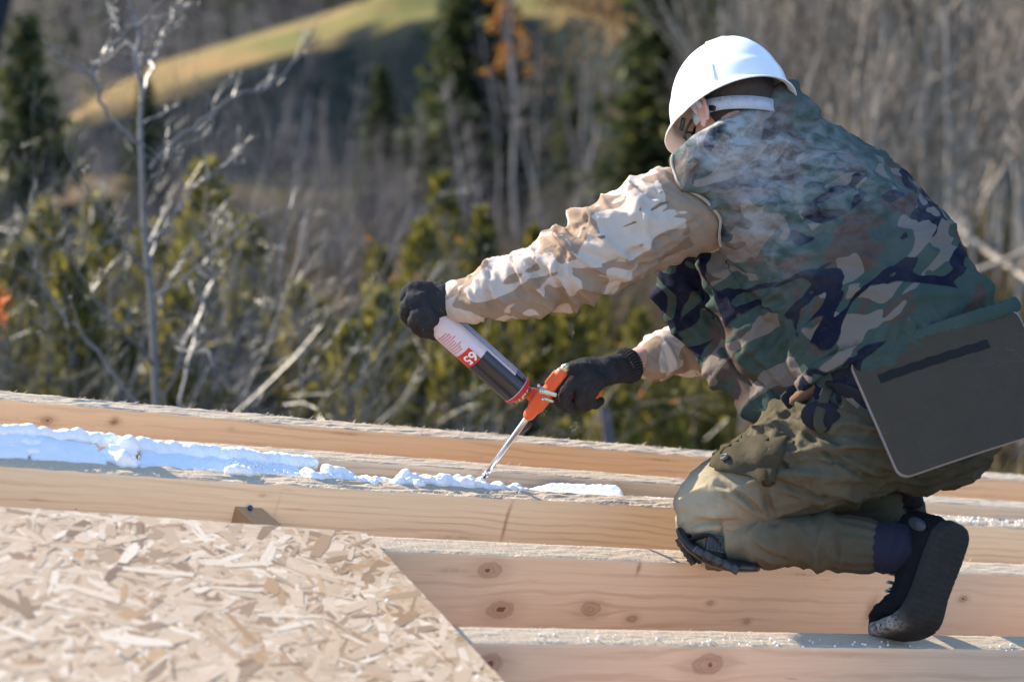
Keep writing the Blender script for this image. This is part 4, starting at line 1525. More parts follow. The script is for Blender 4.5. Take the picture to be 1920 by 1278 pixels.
k = N('desert_camouflage')
p1 = attr_co(k, (0.7, 1.1, 1.1))
base = (0.52, 0.43, 0.365)
c = k.mix(hard(k, k.noise(p1, 9.5, 2.0, 0.5, 1.1), 0.49, 0.008), base, (0.30, 0.215, 0.155))
m2 = k.n('Mapping', {0: attr_co(k, (0.55, 1.2, 1.2)), 1: (4.4, 8.2, 2.5)}).outputs[0]
c = k.mix(hard(k, k.noise(m2, 11.0, 2.2, 0.5, 1.6), 0.63, 0.008), c, (0.215, 0.140, 0.095))
m3 = k.n('Mapping', {0: attr_co(k, (0.6, 1.1, 1.1)), 1: (9.4, 1.2, 7.5)}).outputs[0]
c = k.mix(hard(k, k.noise(m3, 11.0, 2.0, 0.5, 1.0), 0.66, 0.008), c, base)
SLEEVE = cloth_finish(k, c, 0.9, 0.45)

k = N('brown_shirt')
SHIRT = cloth_finish(k, k.mix(k.noise(k.obj(), 9.0, 2), (0.13, 0.075, 0.045), (0.18, 0.105, 0.064)), 0.9, 0.4)

k = N('olive_trousers')
o = k.obj()
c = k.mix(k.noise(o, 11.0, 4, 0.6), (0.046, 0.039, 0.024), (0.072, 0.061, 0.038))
at = k.n('Attribute', attribute_name='dust_sun').outputs['Fac']  # mask of the sunlight painted on the knee
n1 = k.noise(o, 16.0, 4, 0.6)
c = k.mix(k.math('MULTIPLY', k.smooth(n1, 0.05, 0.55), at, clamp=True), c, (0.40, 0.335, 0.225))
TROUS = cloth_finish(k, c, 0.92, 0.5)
GLOVE = N('black_knit')
k = GLOVE
o = k.obj()
rib = k.n('TexVoronoi', {'Vector': o, 'Scale': 420.0}).outputs['Distance']
sp_ = k.smooth(k.noise(o, 330.0, 1), 0.76, 0.80, 0, 0.8)
c = k.mix(k.noise(o, 40, 3), (0.026, 0.025, 0.0255), (0.046, 0.0445, 0.045))
c = k.mix(sp_, c, (0.55, 0.55, 0.57))
GLOVE = k.bsdf(c, 0.92, 0, k.bump(k.math('ADD', rib, k.noise(o, 60, 3)), 0.35, 0.002), 0.06)
k = N('skin')
o = k.obj()
c = k.mix(k.noise(o, 60, 4), (0.52, 0.27, 0.20), (0.60, 0.34, 0.26))
SKIN = k.bsdf(c, 0.5, 0, k.bump(k.noise(o, 500, 2), 0.15, 0.001), 0.4, **{'Subsurface Weight': 0.35, 'Subsurface Radius': (0.012, 0.004, 0.002), 'Subsurface Scale': 0.6})
SOCK = simple('navy_knit', (0.013, 0.012, 0.028), 0.95, var=0.4, scale=200, bump=0.4, bscale=500)
SHOE = simple('black_suede', (0.008, 0.008, 0.010), 0.85, spec=.15, var=0.4, scale=50, bump=0.3, bscale=300)
k = N('shoe_rubber')
o = k.obj()
at = k.n('Attribute', attribute_name='dust_sun').outputs['Fac']
c = k.mix(k.noise(o, 25, 4, 0.65), (0.020, 0.019, 0.019), (0.042, 0.040, 0.038))
c = k.mix(k.math('MULTIPLY', at, k.smooth(k.noise(o, 120, 4, 0.7), 0.3, 0.6)), c, (0.42, 0.40, 0.36))
SOLE = k.bsdf(c, 0.8, 0, k.bump(k.noise(o, 220, 3), 0.3, 0.002), 0.12)
BLACKP = simple('black_plastic', (0.016, 0.016, 0.018), 0.35, var=0.3, bump=0.1)
NAVY = simple('navy_webbing', (0.008, 0.008, 0.013), 0.9, var=0.3, scale=90, bump=0.4, bscale=400)

# ---------------------------------------------------------------- frames
TR = V(0.62, 0.45, 0.64).normalized()
TT = V(-0.59, 0.80, 0.02)
TT = (TT - TR * TT.dot(TR)).normalized()
TF = V(-0.515, -0.38, 0.767)
TF = (TF - TR * TF.dot(TR) - TT * TF.dot(TT)).normalized()
HF = V(-0.46, -0.41, 0.785).normalized()
HR = V(0.83, -0.08, 0.55)
HR = (HR - HF * HR.dot(HF)).normalized()
HU = V(-0.17, 0.906, 0.389)
HU = (HU - HF * HU.dot(HF) - HR * HU.dot(HR)).normalized()
RC = P(1370, 204, 3.95)
HS = 0.935

# joints
SH_L, EL_L, WR_L = P(1322, 388, 3.90), P(1066, 496, 3.92), P(858, 561, 3.97)
SH_R, EL_R, WR_R = P(1490, 325, 4.20), P(1400, 590, 4.34), P(1172, 688, 4.12)
HIP_L, KN_L, AN_L = P(1650, 800, 3.90), P(1330, 978, 3.955), P(1665, 1030, 3.84)
HIP_R, KN_R, AN_R = P(1780, 745, 4.14), P(1470, 925, 4.38), P(1640, 965, 4.16)
NECK = P(1418, 262, 4.00)
PELV = P(1715, 775, 4.02)

# ---------------------------------------------------------------- hands: joints of each finger (camera pixels and depth)
HAND_L = dict(
    palm=[(P(852, 562, 3.965), 0.027), (P(828, 560, 3.96), 0.036), (P(800, 566, 3.95), 0.040), (P(786, 572, 3.945), 0.037)],
    fingers=[
        [(P(800, 540, 3.95), .013), (P(776, 541, 3.955), .0135), (P(762, 556, 3.985), .0125), (P(768, 578, 4.025), .0115), (P(786, 592, 4.045), .0095)],
        [(P(795, 560, 3.935), .013), (P(770, 566, 3.935), .014), (P(761, 584, 3.97), .0125), (P(772, 604, 4.015), .0115), (P(792, 612, 4.04), .0095)],
        [(P(800, 582, 3.925), .013), (P(782, 592, 3.925), .0135), (P(778, 607, 3.965), .012), (P(793, 622, 4.01), .011), (P(812, 624, 4.035), .009)],
        [(P(812, 600, 3.925), .012), (P(801, 609, 3.928), .012), (P(802, 620, 3.965), .011), (P(818, 629, 4.0), .0095), (P(832, 628, 4.02), .008)],
        [(P(838, 584, 3.985), .014), (P(838, 574, 4.01), .0135), (P(834, 574, 4.035), .012), (P(828, 582, 4.055), .010)],
    ])
HAND_R = dict(
    palm=[(P(1158, 690, 4.11), 0.026), (P(1130, 694, 4.075), 0.034), (P(1095, 700, 4.055), 0.038), (P(1070, 706, 4.05), 0.035)],
    fingers=[
        # index on the trigger, then three fingers round the handle, thumb on the far side
        [(P(1085, 692, 4.04), .014), (P(1060, 697, 4.035), .015), (P(1040, 726, 4.03), .0135), (P(1036, 748, 4.05), .012), (P(1050, 758, 4.07), .010)],
        [(P(1092, 706, 4.03), .0135), (P(1066, 716, 4.022), .014), (P(1050, 741, 4.020), .0125), (P(1056, 761, 4.045), .0115), (P(1068, 764, 4.075), .0095)],
        [(P(1104, 712, 4.03), .013), (P(1086, 728, 4.025), .0135), (P(1080, 746, 4.03), .0125), (P(1086, 761, 4.055), .0115), (P(1098, 757, 4.085), .0095)],
        [(P(1118, 714, 4.035), .012), (P(1104, 730, 4.03), .0125), (P(1098, 746, 4.04), .0115), (P(1106, 757, 4.06), .0105), (P(1116, 752, 4.08), .0085)],
        [(P(1120, 690, 4.105), .015), (P(1092, 690, 4.13), .014), (P(1066, 700, 4.125), .0125), (P(1050, 716, 4.11), .0105)],
    ])


for key in ('palm',):
    HAND_R[key] = [(p + V(.010, 0, .012), r) for p, r in HAND_R[key]]
HAND_R['fingers'] = [[(p + V(.010, 0, .012), r) for p, r in f] for f in HAND_R['fingers']]


def hand(bm, H, sc=1.0, grow=0.0):
    pts = [p for p, r in H['palm']]
    # a palm wide across the knuckle line and flat through the back of the hand
    kn0, kn3 = H['fingers'][0][0][0], H['fingers'][3][0][0]
    across = (kn3 - kn0).normalized()
    rad = []
    for i, (p, r) in enumerate(H['palm']):
        rad.append((r * sc + grow, (r * 0.62) * sc + grow))
    tube(bm, pts, rad, 16, ref=across)
    for fgr in H['fingers']:
        o_, r_ = spline([p for p, r in fgr], [r * sc + grow for p, r in fgr], 3)
        tube(bm, o_, r_, 10)
        # knuckle bulge
        p, r = fgr[1]
        ellipsoid(bm, p, Vector((r * sc * 1.08 + grow, 0, 0)), Vector((0, r * sc * 1.08 + grow, 0)), Vector((0, 0, r * sc * 1.08 + grow)), 8)
    # web between the finger roots
    for a, b in zip(H['fingers'][:3], H['fingers'][1:4]):
        tube(bm, [a[0][0], b[0][0]], [a[0][1] * sc * 0.95 + grow, b[0][1] * sc * 0.95 + grow], 8)


# ---------------------------------------------------------------- body
bm = bmesh.new()
# head
ellipsoid(bm, RC + HU * 0.020 - HF * 0.008, HR * 0.074, HF * 0.094, HU * 0.092, 24)
ellipsoid(bm, RC - HU * 0.040 + HF * 0.030, HR * 0.062, HF * 0.062, HU * 0.070, 20)          # face
ellipsoid(bm, RC - HU * 0.082 + HF * 0.050, HR * 0.042, HF * 0.036, HU * 0.030, 16)          # jaw, chin
ellipsoid(bm, RC - HU * 0.004 + HF * 0.080, HR * 0.050, HF * 0.014, HU * 0.012, 12)          # brow
ellipsoid(bm, RC - HU * 0.038 + HF * 0.098, HR * 0.011, HF * 0.018, HU * 0.022, 12)          # nose
ellipsoid(bm, RC - HU * 0.066 + HF * 0.086, HR * 0.022, HF * 0.010, HU * 0.006, 10)          # lips
ellipsoid(bm, RC - HU * 0.073 + HF * 0.084, HR * 0.019, HF * 0.010, HU * 0.006, 10)
for s in (-1, 1):
    ellipsoid(bm, RC + HR * s * 0.031 - HU * 0.016 + HF * 0.076, HR * 0.013, HF * 0.012, HU * 0.009, 10)   # eyes
    # ear: a cupped rim with a lobe
    ec = RC + HR * s * 0.080 - HU * 0.024 - HF * 0.010
    rim = []
    for j in range(11):
        a = R(-60 + 30 * j)
        rim.append(ec + HR * s * (0.010 + 0.004 * math.sin(a)) + HU * 0.031 * math.sin(a) - HF * (0.014 + 0.014 * math.cos(a)))
    tube(bm, rim, [0.0048] * 11, 8)
    ellipsoid(bm, ec + HR * s * 0.004 - HF * 0.008, HR * 0.006, HF * 0.015, HU * 0.025, 12)
    ellipsoid(bm, ec - HU * 0.027 + HR * s * 0.006 - HF * 0.004, HR * 0.006, HF * 0.009, HU * 0.010, 10)
tube(bm, [RC - HU * 0.05 - HF * 0.025, RC - HU * 0.085 - HF * 0.03, NECK, NECK - TT * 0.05], [0.056, 0.056, 0.062, 0.07], 20)
# trunk
spine = [(1690, 740, 4.03, .165, .110), (1650, 620, 4.02, .155, .105), (1590, 510, 4.01, .165, .11), (1520, 410, 4.02, .175, .112), (1470, 340, 4.02, .17, .10), (1432, 285, 4.01, .10, .075)]
loft(bm, [(P(x, y, z), TR * a, TF * b) for x, y, z, a, b in spine], 32)
tube(bm, [P(1470, 340, 4.02), SH_L + V(.02, 0, .03)], [0.07, 0.045], 16)
tube(bm, [P(1470, 350, 4.02), SH_R], [0.075, 0.06], 16)
for a, b, c_, H in ((SH_L, EL_L, WR_L, HAND_L), (SH_R, EL_R, WR_R, HAND_R)):
    tube(bm, [a + V(.02, 0, .035), a.lerp(b, .5), b, b.lerp(c_, .35), c_], [.046, .046, .040, .040, .027], 16)
    hand(bm, H, 0.82)
tube(bm, [HIP_L, PELV, HIP_R], [.10, .11, .10], 18)
for a, b, c_ in ((HIP_L, KN_L, AN_L), (HIP_R, KN_R, AN_R)):
    tube(bm, [a, a.lerp(b, .5), b], [.085, .068, .042], 18)
    tube(bm, [b + V(0, -.012, 0), b.lerp(c_, .3) + V(0, -.016, 0), c_], [.042, .040, .034], 18)
# feet
FL_L = V(-0.36, -0.90, 0.15).normalized()
tube(bm, [AN_L, AN_L + V(0.055, 0.0, -0.02), AN_L + V(0.062, -0.06, -0.03), AN_L + V(0.05, -0.11, -0.03)], [.032, .030, .026, .022], 14)
tube(bm, [AN_R, AN_R + V(0.05, -0.01, 0.0), AN_R + V(0.05, -0.07, 0.0)], [.036, .036, .030], 14)
me = fuse(bm, 0.0046, 3)
person = link_obj('person', shift(me, PB), SKIN, loc=PB)
tag(person, 'kneeling worker in white hard hat and camouflage clothes, both gloved hands on the foam gun', 'person')

# ---------------------------------------------------------------- hair
HAIR = simple('dark_hair', (0.045, 0.028, 0.022), 0.7, var=0.5, scale=120, bump=0.5, bscale=350)
bm = bmesh.new()
ellipsoid(bm, RC + HU * 0.020 - HF * 0.013, HR * 0.0775, HF * 0.096, HU * 0.095, 28)
for v in list(bm.verts):
    d = v.co - RC
    if d.dot(HU) < -0.052 - 0.0 * d.dot(HF) or d.dot(HF) > 0.055 or (d.dot(HF) > 0.0 and d.dot(HU) < 0.0):
        bm.verts.remove(v)
rngh = random.Random(3)
hb = [v.co.copy() for v in bm.verts]
for i in range(2600):           # short cropped strands
    p = rngh.choice(hb)
    nrm = (p - RC).normalized()
    dirv = (nrm * 0.6 - HU * 0.9 + Vector((rngh.gauss(0, .3), rngh.gauss(0, .3), rngh.gauss(0, .3)))).normalized()
    p = p + Vector((rngh.gauss(0, .005), rngh.gauss(0, .005), rngh.gauss(0, .005)))
    s = dirv.cross(nrm).normalized() * 0.0004
    a, b, c_ = bm.verts.new(p - s), bm.verts.new(p + s), bm.verts.new(p + dirv * rngh.uniform(.006, .012))
    bm.faces.new((a, b, c_))
link_obj('hair', from_bm(bm, PB), HAIR, parent=person)

# ---------------------------------------------------------------- shirt: sleeves and tail
def sleeve(pts, rad, ref, seed, amp):
    o_, r_ = spline(pts, rad, 4)
    bm = bmesh.new()
    tube(bm, o_, r_, 28, ref=ref)
    me = fuse(bm, 0.0046, 3)
    return me


sl_pts = [P(1385, 370, 4.00), P(1322, 386, 3.945), P(1225, 416, 3.90), P(1135, 462, 3.89), P(1066, 497, 3.915), P(985, 530, 3.93), P(915, 549, 3.95), P(872, 559, 3.962)]
sl_rad = [.064, .084, .091, .086, .074, .061, .053, .048]
me = sleeve(sl_pts, sl_rad, V(0, 1, 0), 1, 1)
AX = (SH_L - WR_L).normalized()
AU = (V(0, 1, 0) - AX * V(0, 1, 0).dot(AX)).normalized()
AW = AX.cross(AU)
co, no = get_co(me)
_, t = seg_dist(co, WR_L, SH_L)
dia = ((AX * 0.80 + AU * 0.6).normalized(), (AU * 0.80 - AX * 0.6).normalized(), AW)
env = 0.35 + 0.65 * np.exp(-((t - 0.42) / 0.20) ** 2) + 0.5 * np.exp(-((t - 0.05) / 0.1) ** 2)
env = env * np.clip(t / .07, 0.05, 1)
d = fold(co, 2.0, dia, (21, 6.5, 7), 0.020, 0.5, 1.8) * env
d += fold(co, 9.0, (AX, AU, AW), (9, 5, 5), 0.010, 0.8, 1.2, False)
# bunched cloth above the elbow, and the cuff hem
e_ = P(1085, 400, 3.87)
rr_ = np.linalg.norm(co - np.array(e_), axis=1)
ra = (co - np.array(e_)) @ np.array((AX * 0.55 + AU * 0.83).normalized())
d += 0.010 * np.exp(-(rr_ / 0.075) ** 2) * np.cos(ra * 110)
ta = (co - np.array(WR_L)) @ np.array(AX)
d += -0.003 * np.exp(-((ta - 0.045) / 0.004) ** 2)
d -= lump(co, 9, 0.006, 4)
set_co(me, co + no * d[:, None])
SLEEVE_L = cloth_part('sleeve', me, SLEEVE, person, (AX, AU, AW), WR_L)
SLEEVE_L['label'] = 'left sleeve of pale desert camouflage, rumpled at the elbow'

sr_pts = [P(1480, 380, 4.28), P(1420, 560, 4.34), P(1385, 620, 4.32), P(1320, 645, 4.25), P(1270, 658, 4.20), P(1224, 671, 4.16)]
sr_rad = [.075, .066, .062, .056, .050, .043]
me = sleeve(sr_pts, sr_rad, V(0, 1, 0), 3, 1)
BX = (EL_R - WR_R).normalized()
BU = (V(0, 1, 0) - BX * V(0, 1, 0).dot(BX)).normalized()
BW = BX.cross(BU)
co, no = get_co(me)
dia = ((BX * 0.85 + BU * 0.5).normalized(), (BU * 0.85 - BX * 0.5).normalized(), BW)
d = fold(co, 5.0, dia, (18, 6, 7), 0.011, 0.5, 1.6)
ta = (co - np.array(WR_R)) @ np.array(BX)
d += -0.004 * np.exp(-((ta - 0.075) / 0.004) ** 2)
set_co(me, co + no * d[:, None])
cloth_part('sleeve', me, SLEEVE, person, (BX, BU, BW), WR_R)

bm = bmesh.new()
loft(bm, [(P(1700, 790, 4.02), TR * .205, TF * .145), (P(1672, 720, 4.01), TR * .218, TF * .160), (P(1640, 640, 4.0), TR * .2, TF * .15), (P(1600, 560, 4.0), TR * .16, TF * .12)], 40)
tube(bm, [P(1490, 748, 3.88), P(1530, 716, 3.865), P(1580, 698, 3.86), P(1640, 690, 3.87)], [.010, .018, .022, .020], 16)
me = fuse(bm, 0.0065, 3)
co, no = get_co(me)
d = fold(co, 8.0, (TR, TT, TF), (9, 20, 9), 0.012, 0.5, 1.5)
set_co(me, co + no * d[:, None])
cloth_part('shirt_tail', me, SHIRT, person)

# ---------------------------------------------------------------- vest
bm = bmesh.new()
VS = [(1702, 704, 4.0, .238, .185), (1690, 676, 4.0, .250, .195), (1655, 605, 4.0, .246, .188), (1594, 502, 4.0, .233, .175), (1528, 415, 4.005, .214, .163), (1484, 352, 4.01, .196, .150),
      (1452, 305, 4.01, .165, .128), (1425, 262, 4.0, .112, .100)]
st = []
for x, y, z, a, b in VS:
    st.append((np.array(P(x, y, z)), a, b))
o_, ab = spline([s[0] for s in st], [(s[1], s[2]) for s in st], 4)
loft(bm, [(p, TR * q[0], TF * q[1]) for p, q in zip(o_, ab)], 56)
# shoulder caps and front panels hanging open
ellipsoid(bm, P(1408, 386, 3.90), TR * .090, TT * .112, TF * .085, 20)
ellipsoid(bm, P(1332, 318, 3.895), TR * .070, TT * .050, TF * .075, 20)
ellipsoid(bm, P(1372, 345, 3.90), TR * .085, TT * .080, TF * .085, 20)
ellipsoid(bm, P(1520, 300, 4.14), TR * .080, TT * .070, TF * .085, 20)
front, fr_ = spline([P(1300, 480, 4.06), P(1292, 545, 4.09), P(1336, 625, 4.10), P(1395, 700, 4.06), P(1450, 756, 4.0), P(1478, 772, 3.97)],
                    [(.062, .050), (.068, .050), (.062, .05), (.058, .05), (.045, .045), (.022, .03)], 4)
tube(bm, front, fr_, 20, ref=V(0.8, 0.6, 0))
tube(bm, [P(1400, 520, 4.02), P(1440, 620, 4.0), P(1510, 705, 3.96)], [.09, .09, .06], 20)
tube(bm, [P(1255, 500, 4.08), P(1262, 540, 4.09), P(1285, 585, 4.10)], [(.028, .03), (.030, .03), (.028, .03)], 14, ref=V(1, 0, 0))
ellipsoid(bm, P(1392, 322, 3.935), V(.115, -.02, 0), V(.015, .082, 0), V(0, 0, .112), 24)
# collar
Cc = P(1412, 240, 3.985)
CRv, CFv = V(0.86, 0.42, 0.30).normalized(), V(-0.40, -0.16, 0.90).normalized()
CT = V(-0.40, 0.90, 0.0).normalized()
for lift, rr_, th in ((-0.02, 1.12, .020), (0.0, 1.05, .018), (0.018, 1.0, .016), (0.034, 0.97, .013)):
    ring = []
    for j in range(37):
        a = 2 * math.pi * j / 36
        ring.append(Cc + CT * lift + CRv * (.098 * rr_ * math.cos(a)) + CFv * (.085 * rr_ * math.sin(a)))
    tube(bm, ring, [th] * 37, 10, ref=CT)
o_, r_ = spline([P(1512, 262, 4.0), P(1488, 236, 3.96), P(1455, 222, 3.92), P(1418, 230, 3.878), P(1370, 250, 3.852), P(1318, 276, 3.845), P(1280, 304, 3.87)], [.03, .030, .029, .029, .030, .030, .026], 4)
tube(bm, o_, r_, 14)
tube(bm, [P(1500, 275, 3.97), P(1440, 275, 3.89), P(1370, 295, 3.86), P(1310, 322, 3.86)], [.05, .05, .05, .045], 16)
me = fuse(bm, 0.0056, 4)
co, no = get_co(me)
DR = (TR * 0.9 - TT * 0.45).normalized()
DT = (TT * 0.9 + TR * 0.45).normalized()
q = co - np.array(P(1560, 470, 3.85))
h_ = q @ np.array(TT)
d = fold(co, 1.0, (DR, DT, TF), (4.0, 9.5, 5), 0.017, 0.7, 1.4)
# gathered hem and the pleats at the left side seam
hem = np.exp(-((q @ np.array(TT) + 0.27) / 0.07) ** 2)
d += hem * fold(co, 4.0, (TR, TT, TF), (26, 3.5, 26), 0.011, 0.3, 1.4, False)
g_ = P(1480, 585, 3.86)
rr_ = np.linalg.norm(co - np.array(g_), axis=1)
d += np.exp(-(rr_ / 0.085) ** 2) * fold(co, 6.0, ((TR * 0.8 + TT * .6).normalized(), (TT * .8 - TR * .6).normalized(), TF), (7, 30, 10), 0.016, 0.3, 1.3, False)
g_ = P(1290, 560, 4.03)
rr_ = np.linalg.norm(co - np.array(g_), axis=1)
d += np.exp(-(rr_ / 0.11) ** 2) * fold(co, 3.0, (V(.7, .7, 0), V(-.7, .7, 0), V(0, 0, 1)), (22, 9, 12), 0.020, 0.5, 1.5)
d += lump(co, 5.5, 0.010, 2)
set_co(me, co + no * d[:, None])
# sanded-foam dusting on shoulder blades; strong collar patch paints in sunlight
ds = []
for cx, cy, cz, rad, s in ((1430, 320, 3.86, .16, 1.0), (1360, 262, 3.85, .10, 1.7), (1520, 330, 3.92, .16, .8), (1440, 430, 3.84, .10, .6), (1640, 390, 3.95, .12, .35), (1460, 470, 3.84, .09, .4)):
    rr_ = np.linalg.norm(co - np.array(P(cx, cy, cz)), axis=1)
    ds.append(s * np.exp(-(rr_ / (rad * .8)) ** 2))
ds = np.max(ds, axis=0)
at = me.attributes.new('dust_sun', 'FLOAT', 'POINT')
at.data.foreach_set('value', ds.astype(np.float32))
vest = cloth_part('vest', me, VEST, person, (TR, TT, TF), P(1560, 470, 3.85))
# piping round the armhole, hem elastic
PIPE = simple('pale_piping', (0.36, 0.30, 0.24), 0.85, var=0.2, scale=60)
pts = [(1248, 286), (1278, 298), (1303, 328), (1322, 366), (1333, 412), (1334, 456), (1327, 494)]
PIPE_PTS = pts

# ---------------------------------------------------------------- trousers
bm = bmesh.new()
lt, ltr = spline([HIP_L + V(.02, .03, 0), HIP_L.lerp(KN_L, .35) + V(0, .01, 0), HIP_L.lerp(KN_L, .7) + V(0, .02, 0), KN_L + V(.012, .030, 0), KN_L + V(-.004, .004, 0)], [.125, .112, .092, .080, .064], 4)
tube(bm, lt, ltr, 28)
ellipsoid(bm, P(1735, 805, 3.95), V(.135, .05, 0), V(-.04, .115, 0), V(0, 0, .13), 24)
ellipsoid(bm, P(1800, 770, 4.08), V(.085, .03, 0), V(-.03, .105, 0), V(0, 0, .12), 24)
tube(bm, [P(1560, 765, 3.96), PELV, P(1800, 720, 4.1)], [.095, .120, .115], 24)
tube(bm, [P(1530, 972, 4.02), P(1600, 968, 4.0), P(1665, 958, 3.98)], [.030, .034, .034], 14)
rt, rtr = spline([HIP_R, HIP_R.lerp(KN_R, .5), KN_R], [.115, .10, .072], 4)
tube(bm, rt, rtr, 22)
ellipsoid(bm, P(1470, 800, 3.93), V(.055, .03, 0), V(-.02, .035, 0), V(0, 0, .06), 16)      # bunched fly and pocket
me = fuse(bm, 0.0043, 4)
bs = bmesh.new()
ls, lsr = spline([KN_L + V(0.012, -.040, -.010), KN_L.lerp(AN_L, .25) + V(0, -.016, -.006), KN_L.lerp(AN_L, .55) + V(0, -.008, 0), KN_L.lerp(AN_L, .80), KN_L.lerp(AN_L, .87)], [.048, .053, .056,   .055, .055], 4)
tube(bs, ls, lsr, 26)
tube(bs, [KN_R + V(0, -.01, 0), KN_R.lerp(AN_R, .5), KN_R.lerp(AN_R, .85)], [.058, .056, .048], 20)
ms = fuse(bs, 0.0042, 3)
n_thigh = len(me.vertices)
bj = bmesh.new()
bj.from_mesh(me)
bj.from_mesh(ms)
bj.to_mesh(me)
bj.free()
me.polygons.foreach_set('use_smooth', [True] * len(me.polygons))
me.update()
co, no = get_co(me)
TX = (HIP_L - KN_L).normalized()
TU = (V(0, 1, 0) - TX * V(0, 1, 0).dot(TX)).normalized()
TW = TX.cross(TU)
dth, t = seg_dist(co, KN_L, HIP_L)
dsh, ts = seg_dist(co, KN_L, AN_L)
shin = np.arange(len(co)) >= n_thigh
dia = ((TX * 0.90 - TU * 0.45).normalized(), (TU * 0.90 + TX * 0.45).normalized(), TW)
d = fold(co, 3.0, dia, (5.0, 17, 8), 0.019, 0.6, 1.7) * (0.35 + 0.65 * np.clip((t - 0.2) / 0.3, 0, 1))
d += np.exp(-((t - 0.52) / 0.10) ** 2) * fold(co, 12.0, (TX, TU, TW), (24, 7, 9), 0.010, 0.5, 1.4)
SX = (AN_L - KN_L).normalized()
SU = (V(0, 1, 0) - SX * V(0, 1, 0).dot(SX)).normalized()
dsn = fold(co, 6.0, (SX, SU, SX.cross(SU)), (15, 6, 7), 0.012, 0.5, 1.5)
dsn *= np.clip((0.80 - ts) / 0.15, 0, 1)
dsn += np.clip((ts - 0.68) / 0.1, 0, 1) * 0.0012 * np.cos(np.arctan2((co - np.array(KN_L)) @ np.array(SX.cross(SU)), (co - np.array(KN_L)) @ np.array(SU) ) * 15)
d = np.where(shin, dsn, d)
g_ = P(1455, 815, 3.86)
rr_ = np.linalg.norm(co - np.array(g_), axis=1)
d += np.exp(-(rr_ / 0.07) ** 2) * fold(co, 15.0, (V(.7, .7, 0), V(-.7, .7, 0), V(0, 0, 1)), (26, 9, 14), 0.014, 0.5, 1.4)
set_co(me, co + no * d[:, None])
ds = 1.15 * np.exp(-((np.linalg.norm(co - np.array(P(1300, 945, 3.89)), axis=1)) / 0.105) ** 2)  # pale knee patch puts sunlight into the cloth colour
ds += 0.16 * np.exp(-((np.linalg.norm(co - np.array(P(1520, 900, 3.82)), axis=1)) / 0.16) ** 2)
at = me.attributes.new('dust_sun', 'FLOAT', 'POINT')
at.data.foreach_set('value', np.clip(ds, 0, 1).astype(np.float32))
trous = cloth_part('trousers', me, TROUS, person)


def surf(ob, px, py, lift=0.0):
    """hit of the photo ray with one finished piece (world coordinates)"""
    from mathutils.bvhtree import BVHTree
    key = ob.name
    if key not in surf.cache:
        me = ob.data
        vs = [v.co + PB for v in me.vertices]
        surf.cache[key] = BVHTree.FromPolygons(vs, [tuple(p.vertices) for p in me.polygons])
    d_ = (P(px, py, 1.0) - CAM).normalized()
    h = surf.cache[key].ray_cast(CAM, d_)
    if h[0] is None:
        h = surf.cache[key].find_nearest(P(px, py, 3.9))
    n = h[1]
    if n.dot(d_) > 0:
        n = -n
    return h[0] + n * lift, n


surf.cache = {}


def cast(ob, px, py):
    surf(ob, px, py)
    d_ = (P(px, py, 1.0) - CAM).normalized()
    h = surf.cache[ob.name].ray_cast(CAM, d_)
    return h[3] if h[0] is not None else None


def crease(ob, lines, depth, width, ridge=.55):
    """press fold lines into a finished cloth; each line is a list of photo pixels lying on the cloth"""
    me = ob.data
    co, no = get_co(me)
    disp = np.zeros(len(co))
    rr = random.Random(4)
    for ln in lines:
        pts = [np.array(surf(ob, x, y)[0] - PB) for x, y in ln]
        o_, _ = spline([Vector(p) for p in pts], [1] * len(pts), 5)
        o_ = np.array([list(p) for p in o_])
        dmin = np.full(len(co), 9.0)
        tt = np.zeros(len(co))
        for i in range(len(o_) - 1):
            d, t = seg_dist(co, o_[i], o_[i + 1])
            better = d < dmin
            dmin = np.where(better, d, dmin)
            tt = np.where(better, (i + t) / (len(o_) - 1), tt)
        w_ = width * rr.uniform(.8, 1.25)
        dp = depth * rr.uniform(.75, 1.2) * np.sin(np.pi * np.clip(tt, .04, .96)) ** .6
        disp += dp * (-np.exp(-(dmin / w_) ** 2) + ridge * np.exp(-((dmin - 2.1 * w_) / (1.1 * w_)) ** 2))
    set_co(me, co + no * disp[:, None])
    surf.cache.pop(ob.name, None)


crease(trous, [[(1490, 770), (1520, 820), (1580, 868), (1640, 895)], [(1505, 785), (1565, 828), (1650, 850)], [(1448, 835), (1470, 870), (1505, 905)],
               [(1432, 905), (1440, 945), (1452, 982)], [(1455, 900), (1530, 928), (1605, 935)], [(1650, 880), (1720, 898), (1800, 868)], [(1560, 880), (1640, 925), (1700, 930)],
               [(1345, 905), (1390, 930), (1425, 960)], [(1290, 985), (1330, 975), (1380, 978)], [(1420, 800), (1440, 830), (1445, 870)], [(1700, 850), (1760, 870), (1830, 850)], [(1535, 845), (1610, 885), (1660, 905)]], .0105, .0056)
crease(trous, [[(1450, 1000), (1456, 1050)], [(1515, 995), (1512, 1070)], [(1560, 1000), (1572, 1030), (1568, 1068)], [(1400, 1010), (1440, 1040), (1480, 1052)], [(1530, 1010), (1545, 1050)], [(1590, 1000), (1592, 1065)]], .006, .005)
crease(vest, [[(1490, 590), (1440, 640), (1400, 682)], [(1500, 600), (1472, 650), (1452, 705)], [(1520, 605), (1530, 665)], [(1480, 572), (1410, 562), (1370, 548)], [(1540, 582), (1605, 560), (1690, 562)],
              [(1345, 482), (1400, 520), (1462, 560)], [(1370, 425), (1398, 470), (1410, 520)], [(1500, 335), (1600, 345), (1700, 395)], [(1560, 305), (1645, 335)], [(1580, 470), (1660, 480), (1760, 520)], [(1480, 420), (1560, 405), (1650, 430)]], .006, .0085)
